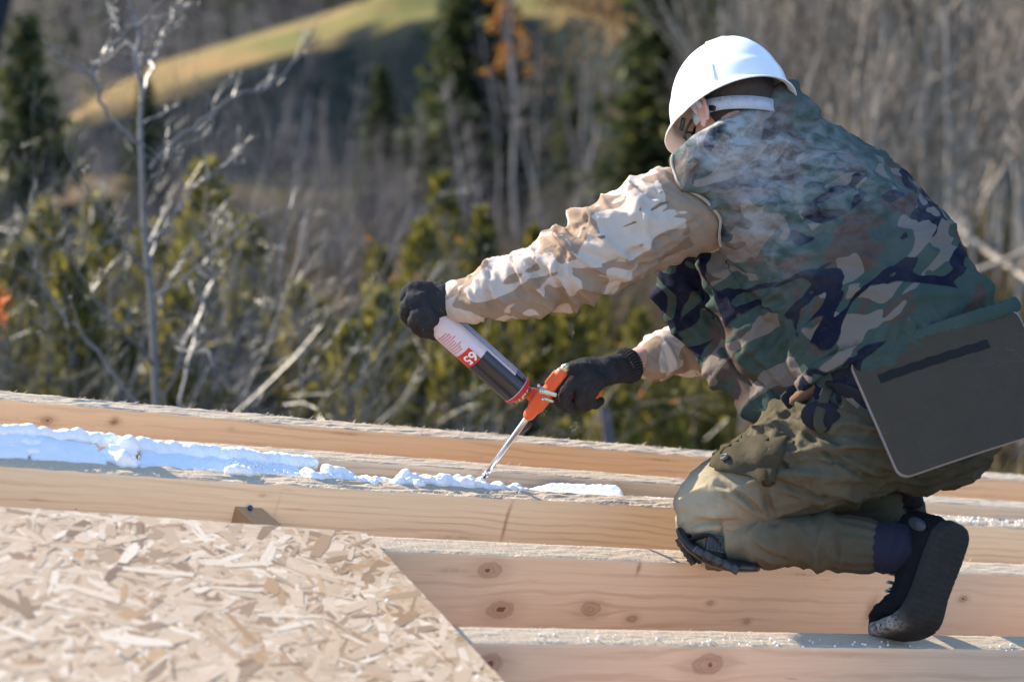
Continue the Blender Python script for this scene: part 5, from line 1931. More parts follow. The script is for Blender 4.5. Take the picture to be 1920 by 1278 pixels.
crease(vest, [[(1602, 664), (1612, 628)], [(1632, 658), (1640, 622)], [(1662, 650), (1667, 612)], [(1692, 642), (1697, 605)], [(1722, 632), (1724, 598)], [(1752, 622), (1754, 590)], [(1782, 612), (1783, 582)], [(1812, 604), (1812, 574)], [(1842, 595), (1840, 566)]], .0045, .005)
crease(vest, [[(1238, 505), (1290, 560), (1330, 602)], [(1262, 570), (1302, 602), (1342, 650)], [(1352, 640), (1392, 700), (1430, 758)], [(1372, 622), (1420, 690), (1468, 738)], [(1300, 500), (1330, 545), (1340, 600)]], .007, .008)
crease(SLEEVE_L, [[(1270, 478), (1200, 500), (1130, 540)], [(1320, 405), (1260, 440), (1190, 470), (1140, 500)], [(1112, 388), (1102, 410), (1078, 430)], [(1062, 425), (1086, 442), (1122, 452)],
                  [(1012, 455), (1002, 500), (1022, 545)], [(962, 475), (966, 520), (986, 560)], [(922, 502), (916, 550), (930, 588)], [(1182, 335), (1212, 362), (1262, 382)], [(1060, 470), (1050, 510), (1065, 560)], [(1230, 360), (1200, 400), (1195, 440)]], .0065, .006)


def patch(ob, corners, nu, nv, lift, mat, name, parent, thick=0.003, curl=0.0):
    """a sewn-on piece of cloth following the surface below it; corners in photo pixels"""
    a, b, c_, d_ = [np.array(x, float) for x in corners]
    vs = []
    for i in range(nu + 1):
        for j in range(nv + 1):
            u, v = i / nu, j / nv
            p = a * (1 - u) * (1 - v) + b * u * (1 - v) + c_ * u * v + d_ * (1 - u) * v
            q, n = surf(ob, p[0], p[1])
            l_ = lift + curl * v * v * (0.6 + 0.4 * math.sin(9 * u))
            vs.append(q + n * l_ - PB)
    fs = []
    for i in range(nu):
        for j in range(nv):
            k0 = i * (nv + 1) + j
            fs.append((k0, k0 + 1, k0 + nv + 2, k0 + nv + 1))
    me = raw(vs, fs)
    o = link_obj(name, me, mat, parent=parent)
    s = o.modifiers.new('t', 'SOLIDIFY')
    s.thickness = thick
    s.offset = 0
    return o


bm = bmesh.new()
pp = []
for y in range(292, 500, 12):
    for x in range(1225, 1430, 3):
        h1 = cast(vest, x, y)
        h2 = cast(SLEEVE_L, x, y)
        if h1 is not None and (h2 is None or h1 < h2) and cast(vest, x + 12, y) is not None:
            pp.append(surf(vest, x + 4, y, .0005)[0])
            break
pp2 = [pp[0]]
for q in pp[1:]:
    if (q - pp2[-1]).length < .05:
        pp2.append(q)
sm = [pp2[0]] + [(pp2[i - 1] + pp2[i] * 2 + pp2[i + 1]) / 4 for i in range(1, len(pp2) - 1)] + [pp2[-1]]
o_, r_ = spline(sm, [.0036] * len(sm), 4)
tube(bm, o_, r_, 8)
link_obj('piping', from_bm(bm, PB), PIPE, parent=vest)

# pocket flap with a button on the thigh, side pocket edge
patch(trous, [(1352, 815), (1478, 822), (1452, 905), (1334, 880)], 12, 8, 0.006, TROUS, 'pocket_flap', person, 0.004, 0.006)
p, n = surf(trous, 1366, 868, 0.016)
bm = bmesh.new()
n_u = n.orthogonal().normalized()
for rr_, hh in ((0.0085, 0.0),):
    tube(bm, [p - n * 0.003, p + n * 0.001], [0.0088, 0.0088], 16, round_ends=False)
tor = [p + n * 0.0015 + n_u * 0.0068 * math.cos(a * math.pi / 10) + n.cross(n_u) * 0.0068 * math.sin(a * math.pi / 10) for a in range(21)]
tube(bm, tor, [0.0017] * 21, 8)
link_obj('button', from_bm(bm, PB), simple('dull_button', (0.10, 0.10, 0.10), 0.35), parent=person)

# belt with loop and small pouch
bm = bmesh.new()
path = []
for px, py in ((1478, 762), (1500, 742), (1540, 735), (1580, 740), (1625, 752), (1680, 760)):
    q, n = surf(trous, px, py, 0.008)
    path.append(q)
o_, r_ = spline(path, [(.021, .005)] * len(path), 4)
tube(bm, o_, r_, 10, ref=V(0, 1, 0.2), power=4)
link_obj('belt', from_bm(bm, PB), NAVY, parent=person)
bm = bmesh.new()
q, n = surf(trous, 1548, 776, 0.014)
ellipsoid(bm, q, V(.040, -.006, 0), V(.004, .030, 0), n * .017, 18)
link_obj('belt_pouch', from_bm(bm, PB), NAVY, parent=person)
lp = [surf(trous, x, y, l_)[0] for x, y, l_ in ((1562, 735, .022), (1556, 760, .036), (1550, 785, .034), (1545, 806, .012))]
o_, r_ = spline(lp, [(.010, .0025)] * 4, 4)
bm = bmesh.new()
tube(bm, o_, r_, 10, ref=V(1, 0, 0), power=4)
link_obj('belt_loop', from_bm(bm, PB), TROUS, parent=person)

# ---------------------------------------------------------------- knee pad with straps and buckles
bm = bmesh.new()
kp = [P(1290, 1004, 3.95), P(1303, 1026, 3.935), P(1332, 1046, 3.925), P(1372, 1060, 3.91), P(1418, 1064, 3.90)]
o_, r_ = spline(kp, [(.055, .008), (.060, .012), (.060, .013), (.055, .012), (.044, .008)], 4)
tube(bm, o_, r_, 18, ref=V(0.1, 0.3, 1), power=3)
for i in range(5):      # ribs of the shell
    c0 = kp[1].lerp(kp[3], i / 4) - V(0, 0, 0.055)
    box(bm, c0, V(.006, -.004, 0), V(.004, .008, 0), V(0, 0, .012))
me = fuse(bm, 0.003, 1)
pad = link_obj('knee_pad', shift(me, PB), BLACKP, parent=person)
bm = bmesh.new()
for pts in (((1300, 1010), (1330, 1000), (1350, 1018), (1362, 1050), (1372, 1068)), ((1278, 1012), (1290, 1005), (1305, 1030), (1322, 1046))):
    pp = [surf(trous, x, y, .005)[0] for x, y in pts]
    o_, r_ = spline(pp, [(.013, .003)] * len(pp), 4)
    tube(bm, o_, r_, 8, ref=V(1, 0.2, 0), power=4)
link_obj('strap', from_bm(bm, PB), NAVY, parent=pad)
bm = bmesh.new()
for (px, py, ang, ln, wd) in ((1296, 1026, -50, .030, .009), (1340, 1018, -12, .019, .016)):
    q, n = surf(trous, px, py, .013)
    a = R(ang)
    ax = V(math.cos(a), math.sin(a), 0)
    ax = (ax - n * ax.dot(n)).normalized()
    ay = n.cross(ax)
    box(bm, q, ax * ln, ay * wd, n * .005)
    for t_ in (-.6, -.2, .2, .6):
        box(bm, q + ax * ln * t_ + n * .006, ax * ln * .1, ay * wd * .75, n * .002)
bmesh.ops.bevel(bm, geom=bm.edges[:], offset=0.001, segments=1, affect='EDGES')
link_obj('buckle', from_bm(bm, PB), BLACKP, parent=pad, smooth=False)

# ---------------------------------------------------------------- socks
bm = bmesh.new()
o_, r_ = spline([KN_L.lerp(AN_L, .70), KN_L.lerp(AN_L, .90), AN_L + V(.02, .005, -.01), AN_L + V(.05, -.005, -.02)], [.042, .047, .050, .043], 4)
tube(bm, o_, r_, 22)
me = fuse(bm, 0.004, 2)
co, no = get_co(me)
set_co(me, co + no * fold(co, 2.0, (SX, SU, SX.cross(SU)), (26, 8, 8), 0.004, .4, 1.4)[:, None])
link_obj('sock', shift(me, PB), SOCK, parent=person)
bm = bmesh.new()
tube(bm, [KN_R.lerp(AN_R, .72), AN_R, AN_R + V(.04, -.01, 0)], [.042, .046, .04], 18)
link_obj('sock', from_bm(bm, PB), SOCK, parent=person)

# ---------------------------------------------------------------- shoes
def shoe(heel, Ld, Wd, Lt, bend, length, name, label=None, detail=True):
    Ld = Ld.normalized()
    Wd = (Wd - Ld * Wd.dot(Ld)).normalized()
    ns = Wd.cross(Ld)
    if ns.dot(V(1, 0, -1)) < 0:
        ns = -ns
    Lt = (Lt - Wd * Lt.dot(Wd)).normalized()
    ang = Ld.angle(Lt)
    ax = Ld.cross(Lt).normalized()

    def pos(s, w, h):
        """s along the sole, w across, h into the shoe"""
        b0, b1 = bend - .03, bend + .03
        p = heel.copy()
        if s <= b0:
            p = heel + Ld * s
            L_ = Ld
            up = -ns
        else:
            p = heel + Ld * b0
            steps = 12
            se = min(s, b1)
            L_, up = Ld, -ns
            for i in range(steps):
                th = ang * ((se - b0) * (i + .5) / steps) / (b1 - b0)
                q = Quaternion(ax, th)
                p = p + (q @ Ld) * ((se - b0) / steps)
            q = Quaternion(ax, ang * (se - b0) / (b1 - b0))
            L_, up = q @ Ld, q @ (-ns)
            if s > b1:
                p = p + L_ * (s - b1)
        return p + Wd * w + up * h

    def half(s):
        t = s / length
        xs = [0, .02, .07, .2, .42, .62, .76, .88, .96, 1.0]
        ws = [.006, .022, .034, .037, .036, .047, .049, .042, .026, .008]
        return float(np.interp(t, xs, ws)) * 1.12

    # sole
    bm = bmesh.new()
    rings = []
    ns_ = 44
    for i in range(ns_ + 1):
        s = length * (0.5 - 0.5 * math.cos(math.pi * i / ns_))
        w = half(s)
        t = s / length
        th = float(np.interp(t, [0, .3, .6, 1], [.034, .030, .024, .022]))
        toe = float(np.interp(t, [.8, 1], [0, .012]))
        prof = [(-w * .86, 0.0), (-w * .4, -.001), (w * .4, -.001), (w * .86, 0.0), (w * .98, .006), (w, th * .5), (w * .97, th), (w * .5, th), (-w * .5, th), (-w * .97, th), (-w, th * .5), (-w * .98, .006)]
        rings.append([bm.verts.new(pos(s, a, b + toe)) for a, b in prof])
    m = len(prof)
    for a, b in zip(rings, rings[1:]):
        for j in range(m):
            bm.faces.new((a[j], a[(j + 1) % m], b[(j + 1) % m], b[j]))
    bm.faces.new(rings[0]); bm.faces.new(rings[-1][::-1])
    me = fuse(bm, 0.0034, 2)
    co, no = get_co(me)
    bot = (no @ np.array(ns)) > .6
    along = (co - np.array(heel)) @ np.array(Ld)
    side = np.abs((co - np.array(heel)) @ np.array(Wd))
    tr_d = np.where(bot & (side > .008), -.0016 * (np.cos(along * 2 * np.pi / .013) > .45), 0)
    tr_d += -.0012 * np.exp(-(((co - np.array(heel)) @ np.array(-ns) - .017) / .0022) ** 2) * (~bot)
    co = co + no * tr_d[:, None]
    set_co(me, co)
    ds = np.zeros(len(co))
    for s_, w_ in ((.20, -.045), (.225, -.05), (.25, -.04), (.27, -.02)):  # pale toe scuffs, with the sunlit sidewall highlight painted in
        q = np.array(pos(s_ * length / .285, w_, .010))
        ds = np.maximum(ds, np.exp(-(np.linalg.norm(co - q, axis=1) / 0.020) ** 2))
    at = me.attributes.new('dust_sun', 'FLOAT', 'POINT')
    at.data.foreach_set('value', ds.astype(np.float32))
    # upper
    bm = bmesh.new()
    rings = []
    for i in range(25):
        s = length * (.012 + .965 * i / 24)
        t = s / length
        w = half(s) * .95
        hh = float(np.interp(t, [0, .1, .3, .5, .62, .8, .92, 1.0], [.060, .092, .096, .080, .068, .060, .050, .026]))
        ring = []
        for j in range(20):
            a = 2 * math.pi * j / 20
            ca, sa = math.cos(a), math.sin(a)
            ring.append(bm.verts.new(pos(s, w * math.copysign(abs(ca) ** .8, ca) * (1 - .18 * max(0, sa)), .020 + hh * .5 + hh * .5 * sa)))
        rings.append(ring)
    for a, b in zip(rings, rings[1:]):
        for j in range(20):
            bm.faces.new((a[j], a[(j + 1) % 20], b[(j + 1) % 20], b[j]))
    bm.faces.new(rings[0]); bm.faces.new(rings[-1][::-1])
    # padded ankle collar
    tube(bm, [pos(.045, 0, .07), pos(.05, 0, .105), pos(.052, 0, .120)], [(.034, .042), (.036, .044), (.034, .042)], 20, ref=Wd)
    # tongue
    tube(bm, [pos(.13, 0, .085), pos(.112, 0, .118), pos(.102, 0, .140)], [(.024, .008), (.026, .007), (.020, .005)], 14, ref=Wd)
    um = fuse(bm, 0.0036, 3)
    co, no = get_co(um)
    set_co(um, co + no * (lump(co, 60, .0014) + fold(co, 1.0, (Ld, Wd, ns), (60, 10, 20), .003, .3, 1.5, False))[:, None])
    so = link_obj(name, shift(um, PB), SHOE, parent=person)
    if label:
        so['label'] = label
    link_obj('sole', shift(me, PB), SOLE, parent=so)
    if detail:
        bm = bmesh.new()
        for i in range(5):
            s = .125 + .016 * i
            hh = .112 - .0052 * i
            pts = [pos(s, w_, hh + .012 * (1 - (w_ / .03) ** 2) + .002) for w_ in (-.030, -.018, 0, .018, .030)]
            o_, r_ = spline(pts, [.0032] * 5, 3)
            tube(bm, o_, r_, 6)
        link_obj('laces', from_bm(bm, PB), simple('grey_laces', (0.34, 0.34, 0.33), .8), parent=so)
        # panel behind the ankle and stitched side stay
        bm = bmesh.new()
        for sgn in (-1,):
            pts = [pos(.03 + .012 * math.cos(a), sgn * (.0375), .072 + .026 * math.sin(a)) for a in [2 * math.pi * j / 14 for j in range(14)]]
            f = bm.faces.new([bm.verts.new(p_) for p_ in pts])
            ex = bmesh.ops.extrude_face_region(bm, geom=[f])
            bmesh.ops.translate(bm, verts=[g for g in ex['geom'] if isinstance(g, bmesh.types.BMVert)], vec=Wd * sgn * .003)
        link_obj('ankle_patch', from_bm(bm, PB), simple('slate_patch', (0.045, 0.048, 0.062), .6), parent=so)
    return so, pos


heel_l = P(1803, 984, 3.735)
SHOE_L, spos = shoe(heel_l, V(-0.34, -0.94, 0.06), V(0.84, -0.27, 0.47), V(-0.96, -0.06, 0.20), .205, .335, 'shoe', 'black shoe with its grey rubber sole turned to the viewer')
shoe(P(1738, 972, 4.16), V(-0.90, -0.10, 0.40), V(0.1, 0.2, 0.97), V(-0.9, -.1, .4), .19, .26, 'shoe', None, False)

# ---------------------------------------------------------------- gloves
for H, wr, el, lab in ((HAND_L, WR_L, EL_L, 'left black knit glove gripping the upturned can'), (HAND_R, WR_R, EL_R, 'right black knit glove with ribbed cuff holding the gun handle')):
    bm = bmesh.new()
    hand(bm, H, 1.0, 0.0014)
    ax = (el - wr).normalized()
    p0 = H['palm'][0][0]
    tube(bm, [H['palm'][1][0], p0, p0 + ax * .022], [.031, .031, .033], 18)
    me = fuse(bm, 0.0023, 3)
    co, no = get_co(me)
    d = fold(co, 1.0, (ax, V(0, 1, 0), V(0, 0, 1)), (40, 22, 22), .0016, .5, 1.6)
    d += lump(co, 120, .0006)
    set_co(me, co + no * d[:, None])
    g = link_obj('glove', shift(me, PB), GLOVE, parent=person)
    g['label'] = lab
    bm = bmesh.new()
    uu = ax.orthogonal().normalized()
    vv = ax.cross(uu)
    c0 = p0 + ax * .010
    n_r = 34
    base_r = .0345
    if H is HAND_L:             # this cuff is tucked into the sleeve
        bm.free()
        continue
    for j in range(n_r):        # knitted ribs of the cuff
        a = 2 * math.pi * j / n_r
        rd = uu * math.cos(a) + vv * math.sin(a)
        tube(bm, [c0 + rd * (base_r - .003) - ax * .006, c0 + rd * base_r, c0 + rd * (base_r + .001) + ax * .010, c0 + rd * (base_r - .004) + ax * .020], [.0026, .0034, .0034, .0024], 6)
    link_obj('cuff', from_bm(bm, PB), GLOVE, parent=g)

# ---------------------------------------------------------------- hard hat
k = N('white_helmet_shell')
hc_ = k.mix(k.noise(k.obj(), 30, 3), (0.80, 0.81, 0.83), (0.84, 0.85, 0.86))
hc_ = k.mix(k.smooth(k.noise(k.obj((1, 1, 3)), 55, 4, .7), .64, .74, 0, .35), hc_, (0.52, 0.50, 0.47))
HELM = k.bsdf(hc_, 0.28, 0, k.bump(k.noise(k.obj(), 25, 2), .05, .002), 0.5, **{'Subsurface Weight': 0.15, 'Subsurface Radius': (0.02, 0.012, 0.008), 'Subsurface Scale': 0.3})
nth, nph = 96, 30
vs, fs = [], []
for i in range(nph + 1):
    ph = (i / nph) * math.pi / 2          # 0 crown, 90 deg rim
    for j in range(nth):
        th = 2 * math.pi * j / nth        # 0 = front
        cf, sf = math.cos(th), math.sin(th)
        af = .142 if cf > 0 else .136
        ar = .117
        e = 2.25
        sp_h = math.sin(ph) ** (2 / e)
        cp_h = math.cos(ph) ** (2 / e)
        x, y, z = ar * sf * sp_h, af * cf * sp_h, .150 * cp_h
        # raised band above the rim with two notches, central ridge on the crown
        bandh = 1 / (1 + math.exp((z - .047) / .0016)) * (0.0035)
        q = Vector((x, y, 0))
        if q.length > 1e-6:
            q.normalize()
        x += q.x * bandh
        y += q.y * bandh
        rdg = math.exp(-(x / .022) ** 4) * math.exp(-((y) / .10) ** 4) * .004
        z += rdg if z > .06 else 0
        vs.append((x, y, z))
rows = nph + 1
for (dr, dz) in ((.003, -.006), (.008, -.011), (.010, -.015)):
    for j in range(nth):
        th = 2 * math.pi * j / nth
        cf, sf = math.cos(th), math.sin(th)
        af = .142 if cf > 0 else .136
        pk = max(0, (cf - .35) / .65) ** 1.2 if cf > .35 else 0
        back = max(0, -cf) ** 2
        k_ = (dr / .010)
        rr_ = .0035 + dr + pk * .024 * k_ + back * .006 * k_
        zz = dz - pk * .006 * k_ - (1 - abs(cf)) * .012 * k_ + back * .004 * k_
        vs.append((.117 * sf + sf * rr_, af * cf + cf * rr_, zz))
    rows += 1
for i in range(rows - 1):
    for j in range(nth):
        a, b = i * nth + j, i * nth + (j + 1) % nth
        if i == 0:
            continue
        fs.append((a, b, b + nth, a + nth))
c0 = len(vs)
vs.append((0, 0, .154))
for j in range(nth):
    fs.append((c0, nth + (j + 1) % nth, nth + j))
hm = Matrix((HR, HF, HU)).transposed()
me = raw([(hm @ Vector(v)) * HS + RC - PB for v in vs], fs)
bm = bmesh.new(); bm.from_mesh(me)
bmesh.ops.delete(bm, geom=[v for v in bm.verts if not v.link_faces], context='VERTS')
bmesh.ops.recalc_face_normals(bm, faces=bm.faces)
bm.to_mesh(me); bm.free()
helm = link_obj('hard_hat', me, HELM, parent=person)
s = helm.modifiers.new('t', 'SOLIDIFY'); s.thickness = .0035; s.offset = -1
s2 = helm.modifiers.new('s', 'SUBSURF'); s2.levels = 1; s2.render_levels = 1
helm['label'] = 'white hard hat tipped forward'
def hp(x, y, z):
    return RC + (HR * x + HF * y + HU * z) * HS
# moulded ribs on the shell (short upright rib on the left rear, arrow on the crown)
def on_shell(th_deg, z, out=.0012):
    th = R(th_deg)
    cf, sf = math.cos(th), math.sin(th)
    af = .142 if cf > 0 else .136
    cph = (z / .150) ** (2.25 / 2)
    ph = math.acos(min(1, cph))
    sh = math.sin(ph) ** (2 / 2.25)
    return hp((.117 * sh + out) * sf, (af * sh + out) * cf, z)
bm = bmesh.new()
tube(bm, [on_shell(-128, z, .0032) for z in (.012, .024, .036, .046)], [.0030] * 4, 8)
link_obj('moulded_rib', from_bm(bm, PB), HELM, parent=helm)
bm = bmesh.new()
tube(bm, [on_shell(-118, .137, .002), on_shell(-150, .130, .002), on_shell(-176, .118, .001)], [.0018, .003, .0012], 8)
link_obj('moulded_rib', from_bm(bm, PB), HELM, parent=helm)
# suspension band behind the head and side clips
BAND = simple('pale_headband', (0.46, 0.46, 0.52), .7, var=.2, scale=70, bump=.3, bscale=300)
bm = bmesh.new()
vs = []
ring_n = 60
lo, hi = [], []
for j in range(ring_n + 1):
    th = R(75 + 210 * j / ring_n)          # side, round the back, other side
    cf, sf = math.cos(th), math.sin(th)
    drop = .030 * max(0, -cf) ** 1.5 + .012
    hgt = .027 if abs(cf) > .25 else .034
    hi.append(bm.verts.new(hp(.088 * sf, .104 * cf, -drop + .010)))
    lo.append(bm.verts.new(hp(.085 * sf, .101 * cf, -drop - hgt + .008)))
for j in range(ring_n):
    bm.faces.new((hi[j], hi[j + 1], lo[j + 1], lo[j]))
me = from_bm(bm, PB)
hb_ = link_obj('headband', me, BAND, parent=helm)
s = hb_.modifiers.new('t', 'SOLIDIFY'); s.thickness = .0035; s.offset = 0
for sg in (-1, 1):       # side lugs joining band and shell
    bm = bmesh.new()
    tube(bm, [hp(sg * .100, -.010, -.004), hp(sg * .094, -.014, -.022)], [(.016, .003), (.014, .003)], 10, ref=HF, power=4)
    link_obj('suspension_lug', from_bm(bm, PB), BAND, parent=helm)
bm = bmesh.new()
tube(bm, [hp(-.106, .030, -.020), hp(-.106, .046, -.036)], [(.005, .003), (.005, .003)], 8, ref=HU, power=4)
link_obj('clip', from_bm(bm, PB), BLACKP, parent=helm)

# glasses
k = N('clear_lens')
CLEAR = k.bsdf((0.95, 0.95, 0.95), .02, 0, None, .5, **{'Transmission Weight': 1.0, 'IOR': 1.02})
bm = bmesh.new()
for sg in (-1, 1):
    o_, r_ = spline([hp(sg * .062, .098, -.022), hp(sg * .080, .05, -.020), hp(sg * .084, .0, -.020), hp(sg * .083, -.030, -.026), hp(sg * .080, -.046, -.036)], [(.004, .0018), (.004, .0018), (.0045, .002), (.006, .0025), (.005, .002)], 4)
    tube(bm, o_, r_, 8, ref=HU)
    lens = [hp(sg * (.034 + .028 * math.cos(a)), .104 - .010 * abs(math.cos(a)), -.024 + .020 * math.sin(a)) for a in [2 * math.pi * j / 20 for j in range(21)]]
    tube(bm, lens, [.0018] * 21, 6)
tube(bm, [hp(-.008, .106, -.018), hp(0, .108, -.016), hp(.008, .106, -.018)], [.002] * 3, 6)
gl = link_obj('glasses', from_bm(bm, PB), BLACKP, parent=person)
bm = bmesh.new()
for sg in (-1, 1):
    f = bm.faces.new([bm.verts.new(hp(sg * (.034 + .027 * math.cos(a)), .1035 - .010 * abs(math.cos(a)), -.024 + .019 * math.sin(a))) for a in [2 * math.pi * j / 20 for j in range(20)]])
link_obj('lens', from_bm(bm, PB), CLEAR, parent=gl)

# ---------------------------------------------------------------- grey seat pad strapped behind the hips
PADM = N('grey_foam_pad')
k = PADM
o = k.obj()
c = k.mix(k.noise(o, 24, 5, .65), (0.060, 0.047, 0.034), (0.080, 0.062, 0.046))
c = k.mix(k.smooth(k.noise(o, 7, 3), .55, .75, 0, .5), c, (0.074, 0.064, 0.053))
scr = k.smooth(k.math('ABSOLUTE', k.math('SUBTRACT', k.noise(k.obj((3, 3, 22), rot=(.4, .3, .9)), 2.2, 3, .6), .5)), .006, 0.0, 0, .35)
c = k.mix(k.math('MULTIPLY', scr, k.smooth(k.noise(o, 5, 2), .45, .6)), c, (0.16, 0.145, 0.13))
dst = k.smooth(k.noise(o, 520, 1), .77, .81, 0, .6)
c = k.mix(dst, c, (0.35, 0.33, 0.30))
PADM = k.bsdf(c, .9, 0, k.bump(k.noise(o, 600, 2), .3, .001), .06)
EDGE = simple('pad_edge', (0.26, 0.20, 0.17), .8, var=.2)
SLOT = simple('dark_webbing', (0.006, 0.006, 0.006), .9, var=.4, scale=150, bump=.5, bscale=300)
def under_vest(x, y, back):
    d_ = (P(x, y, 1.0) - CAM)
    h = cast(vest, x, y)
    return (h / d_.length if h else 3.82) + back
p_tl, p_tr, p_bl = P(1588, 678, 3.80), P(1884, 585, 3.83), P(1686, 902, 3.72)
p_br = p_tr + (p_bl - p_tl)
ex_ = (p_tr - p_tl).normalized()
ey_ = (p_bl - p_tl)
ey_ = (ey_ - ex_ * ey_.dot(ex_)).normalized()
en_ = ex_.cross(ey_)
if en_.dot(V(0, 0, -1)) < 0:
    en_ = -en_
wl, hl = .345, (p_bl - p_tl).length
def pp_(a, b, h=0.0):
    """pad coordinates: a across, b down, slight bow"""
    bow = .014 * math.sin(math.pi * min(max(a / wl, 0), 1)) 
    skew = (p_bl - p_tl).dot(ex_) / hl * b
    return p_tl + ex_ * (a + skew) + ey_ * b + en_ * (h + bow)
outl = []
rad = .022
for cx, cy, a0 in ((wl - rad, rad, -90), (wl - rad, hl - rad, 0), (rad, hl - rad, 90), (rad, rad, 180)):
    for j in range(7):
        a = R(a0 + 15 * j)
        outl.append((cx + rad * math.cos(a), cy + rad * math.sin(a)))
# densify
dense = []
for i in range(len(outl)):
    a, b = outl[i], outl[(i + 1) % len(outl)]
    n_ = max(1, int(math.dist(a, b) / .02))
    for j in range(n_):
        dense.append((a[0] + (b[0] - a[0]) * j / n_, a[1] + (b[1] - a[1]) * j / n_))
bm = bmesh.new()
cx, cy = wl / 2, hl / 2
th_ = .010
lv = [(0.0, th_), (.5, th_), (.9, th_), (.985, th_), (1.0, th_ - .0015), (1.0, .0015), (.985, 0), (.5, 0)]
rings = []
for f_, h_ in lv[1:]:
    rings.append([bm.verts.new(pp_(cx + (x - cx) * f_, cy + (y - cy) * f_, h_)) for x, y in dense])
m = len(dense)
top = bm.verts.new(pp_(cx, cy, th_)); bot = bm.verts.new(pp_(cx, cy, 0))
for j in range(m):
    bm.faces.new((top, rings[0][j], rings[0][(j + 1) % m]))
    bm.faces.new((bot, rings[-1][(j + 1) % m], rings[-1][j]))
for i, (a, b) in enumerate(zip(rings, rings[1:])):
    for j in range(m):
        f = bm.faces.new((a[j], b[j], b[(j + 1) % m], a[(j + 1) % m]))
        f.material_index = 1 if i in (2, 3, 4) else 0
pb_ = pp_(cx, hl)
sp = link_obj('seat_pad', from_bm(bm, pb_), [PADM, EDGE], loc=pb_, smooth=False)
for p_ in sp.data.polygons:
    p_.use_smooth = p_.material_index == 0
tag(sp, 'flat dark grey rounded seat pad with a black strap slot, hanging behind the worker\'s hips', 'seat pad')
bm = bmesh.new()
s0, s1, sy, sh_ = .040, .262, .055, .0085
n_ = 22
tp, bt = [], []
for j in range(n_ + 1):
    a = s0 + (s1 - s0) * j / n_
    wob = .0012 * math.sin(j * 1.7)
    tp.append(pp_(a, sy - sh_ + wob, th_ + .0012)); bt.append(pp_(a, sy + sh_ + wob * .6, th_ + .0012))
vt = [bm.verts.new(p_) for p_ in tp]; vb = [bm.verts.new(p_) for p_ in bt]
for j in range(n_):
    bm.faces.new((vt[j], vt[j + 1], vb[j + 1], vb[j]))
ex = bmesh.ops.extrude_face_region(bm, geom=bm.faces[:])
bmesh.ops.translate(bm, verts=[g for g in ex['geom'] if isinstance(g, bmesh.types.BMVert)], vec=-en_ * .004)
link_obj('strap', from_bm(bm, pb_), SLOT, parent=sp, smooth=False)

# elastic hem of the vest lying over the top edge of the pad
bm = bmesh.new()
hp_ = []
for px, py, dz in ((1500, 730, .0), (1535, 700, .0), (1580, 678, .0), (1640, 658, .0), (1720, 636, .0), (1800, 611, .0), (1880, 586, .004), (1905, 575, .03)):
    t_ = min(max((px - 1588) / 296, 0), 1)
    dep = 3.80 + .03 * t_ - .016 if px >= 1575 else (lambda h: h if h else 3.8)(cast(vest, px, py - 12) and cast(vest, px, py - 12) / (P(px, py - 12, 1) - CAM).length) - .004
    hp_.append(P(px, py - 6, dep + dz))
o_, r_ = spline(hp_, [(.015, .008)] * len(hp_), 6)
tube(bm, o_, r_, 14, ref=V(-.3, 1, 0), power=3)
bmesh.ops.subdivide_edges(bm, edges=bm.edges[:], cuts=1, use_grid_fill=True)
me = from_bm(bm)
co, no = get_co(me)
alo = (co - np.array(hp_[0])) @ np.array((hp_[-1] - hp_[0]).normalized())
set_co(me, co + no * (0.0007 * np.sin(alo * 2 * np.pi / .016 + 2 * np.sin(alo * 40)))[:, None])
at = me.attributes.new('dust_sun', 'FLOAT', 'POINT')
cloth_part('vest_hem', me, VEST, vest, (TR, TT, TF), P(1560, 470, 3.85))
# ================================================================== foam gun with its can
G0 = P(908, 893, 4.13)          # nozzle tip
gun = empty('foam_gun', G0)
tag(gun, 'orange foam gun with steel barrel and upturned black and white can, nozzle in the slot', 'foam gun')
STEEL = N('bright_steel')
k = STEEL
STEEL = k.bsdf(k.mix(k.noise(k.obj(), 60, 4), (0.62, 0.62, 0.62), (0.74, 0.74, 0.74)), .22, 1.0, k.bump(k.noise(k.obj((1, 1, 1)), 300, 3), .1, .0005))
ORANGE = simple('orange_plastic', (0.74, 0.105, 0.028), .38, var=.12, scale=40, bump=.05)
BRASS = simple('plated_brass', (0.60, 0.50, 0.36), .3, .9, var=.2, scale=200)
REDP = simple('red_collar', (0.55, 0.02, 0.025), .4)
WHITEP = N('can_paint')
k = WHITEP
WHITEP = k.bsdf(k.mix(k.noise(k.obj(), 80, 3), (0.66, 0.58, 0.62), (0.72, 0.64, 0.68)), .32, 0, None, .5)
CANBLK = simple('can_black', (0.022, 0.020, 0.024), .3, var=.2)
CANRED = simple('can_red', (0.62, 0.03, 0.025), .35, var=.1)
CANBLUE = simple('can_print_grey', (0.20, 0.24, 0.36), .4, var=.2)
CANPINK = simple('can_print_red', (0.60, 0.12, 0.16), .4, var=.2)
CANWH = simple('can_print_white', (0.80, 0.80, 0.80), .4)


def gl_(name, bm, mat, smooth=True, parent=None):
    return link_obj(name, from_bm(bm, G0), mat, parent=parent or gun, smooth=smooth)


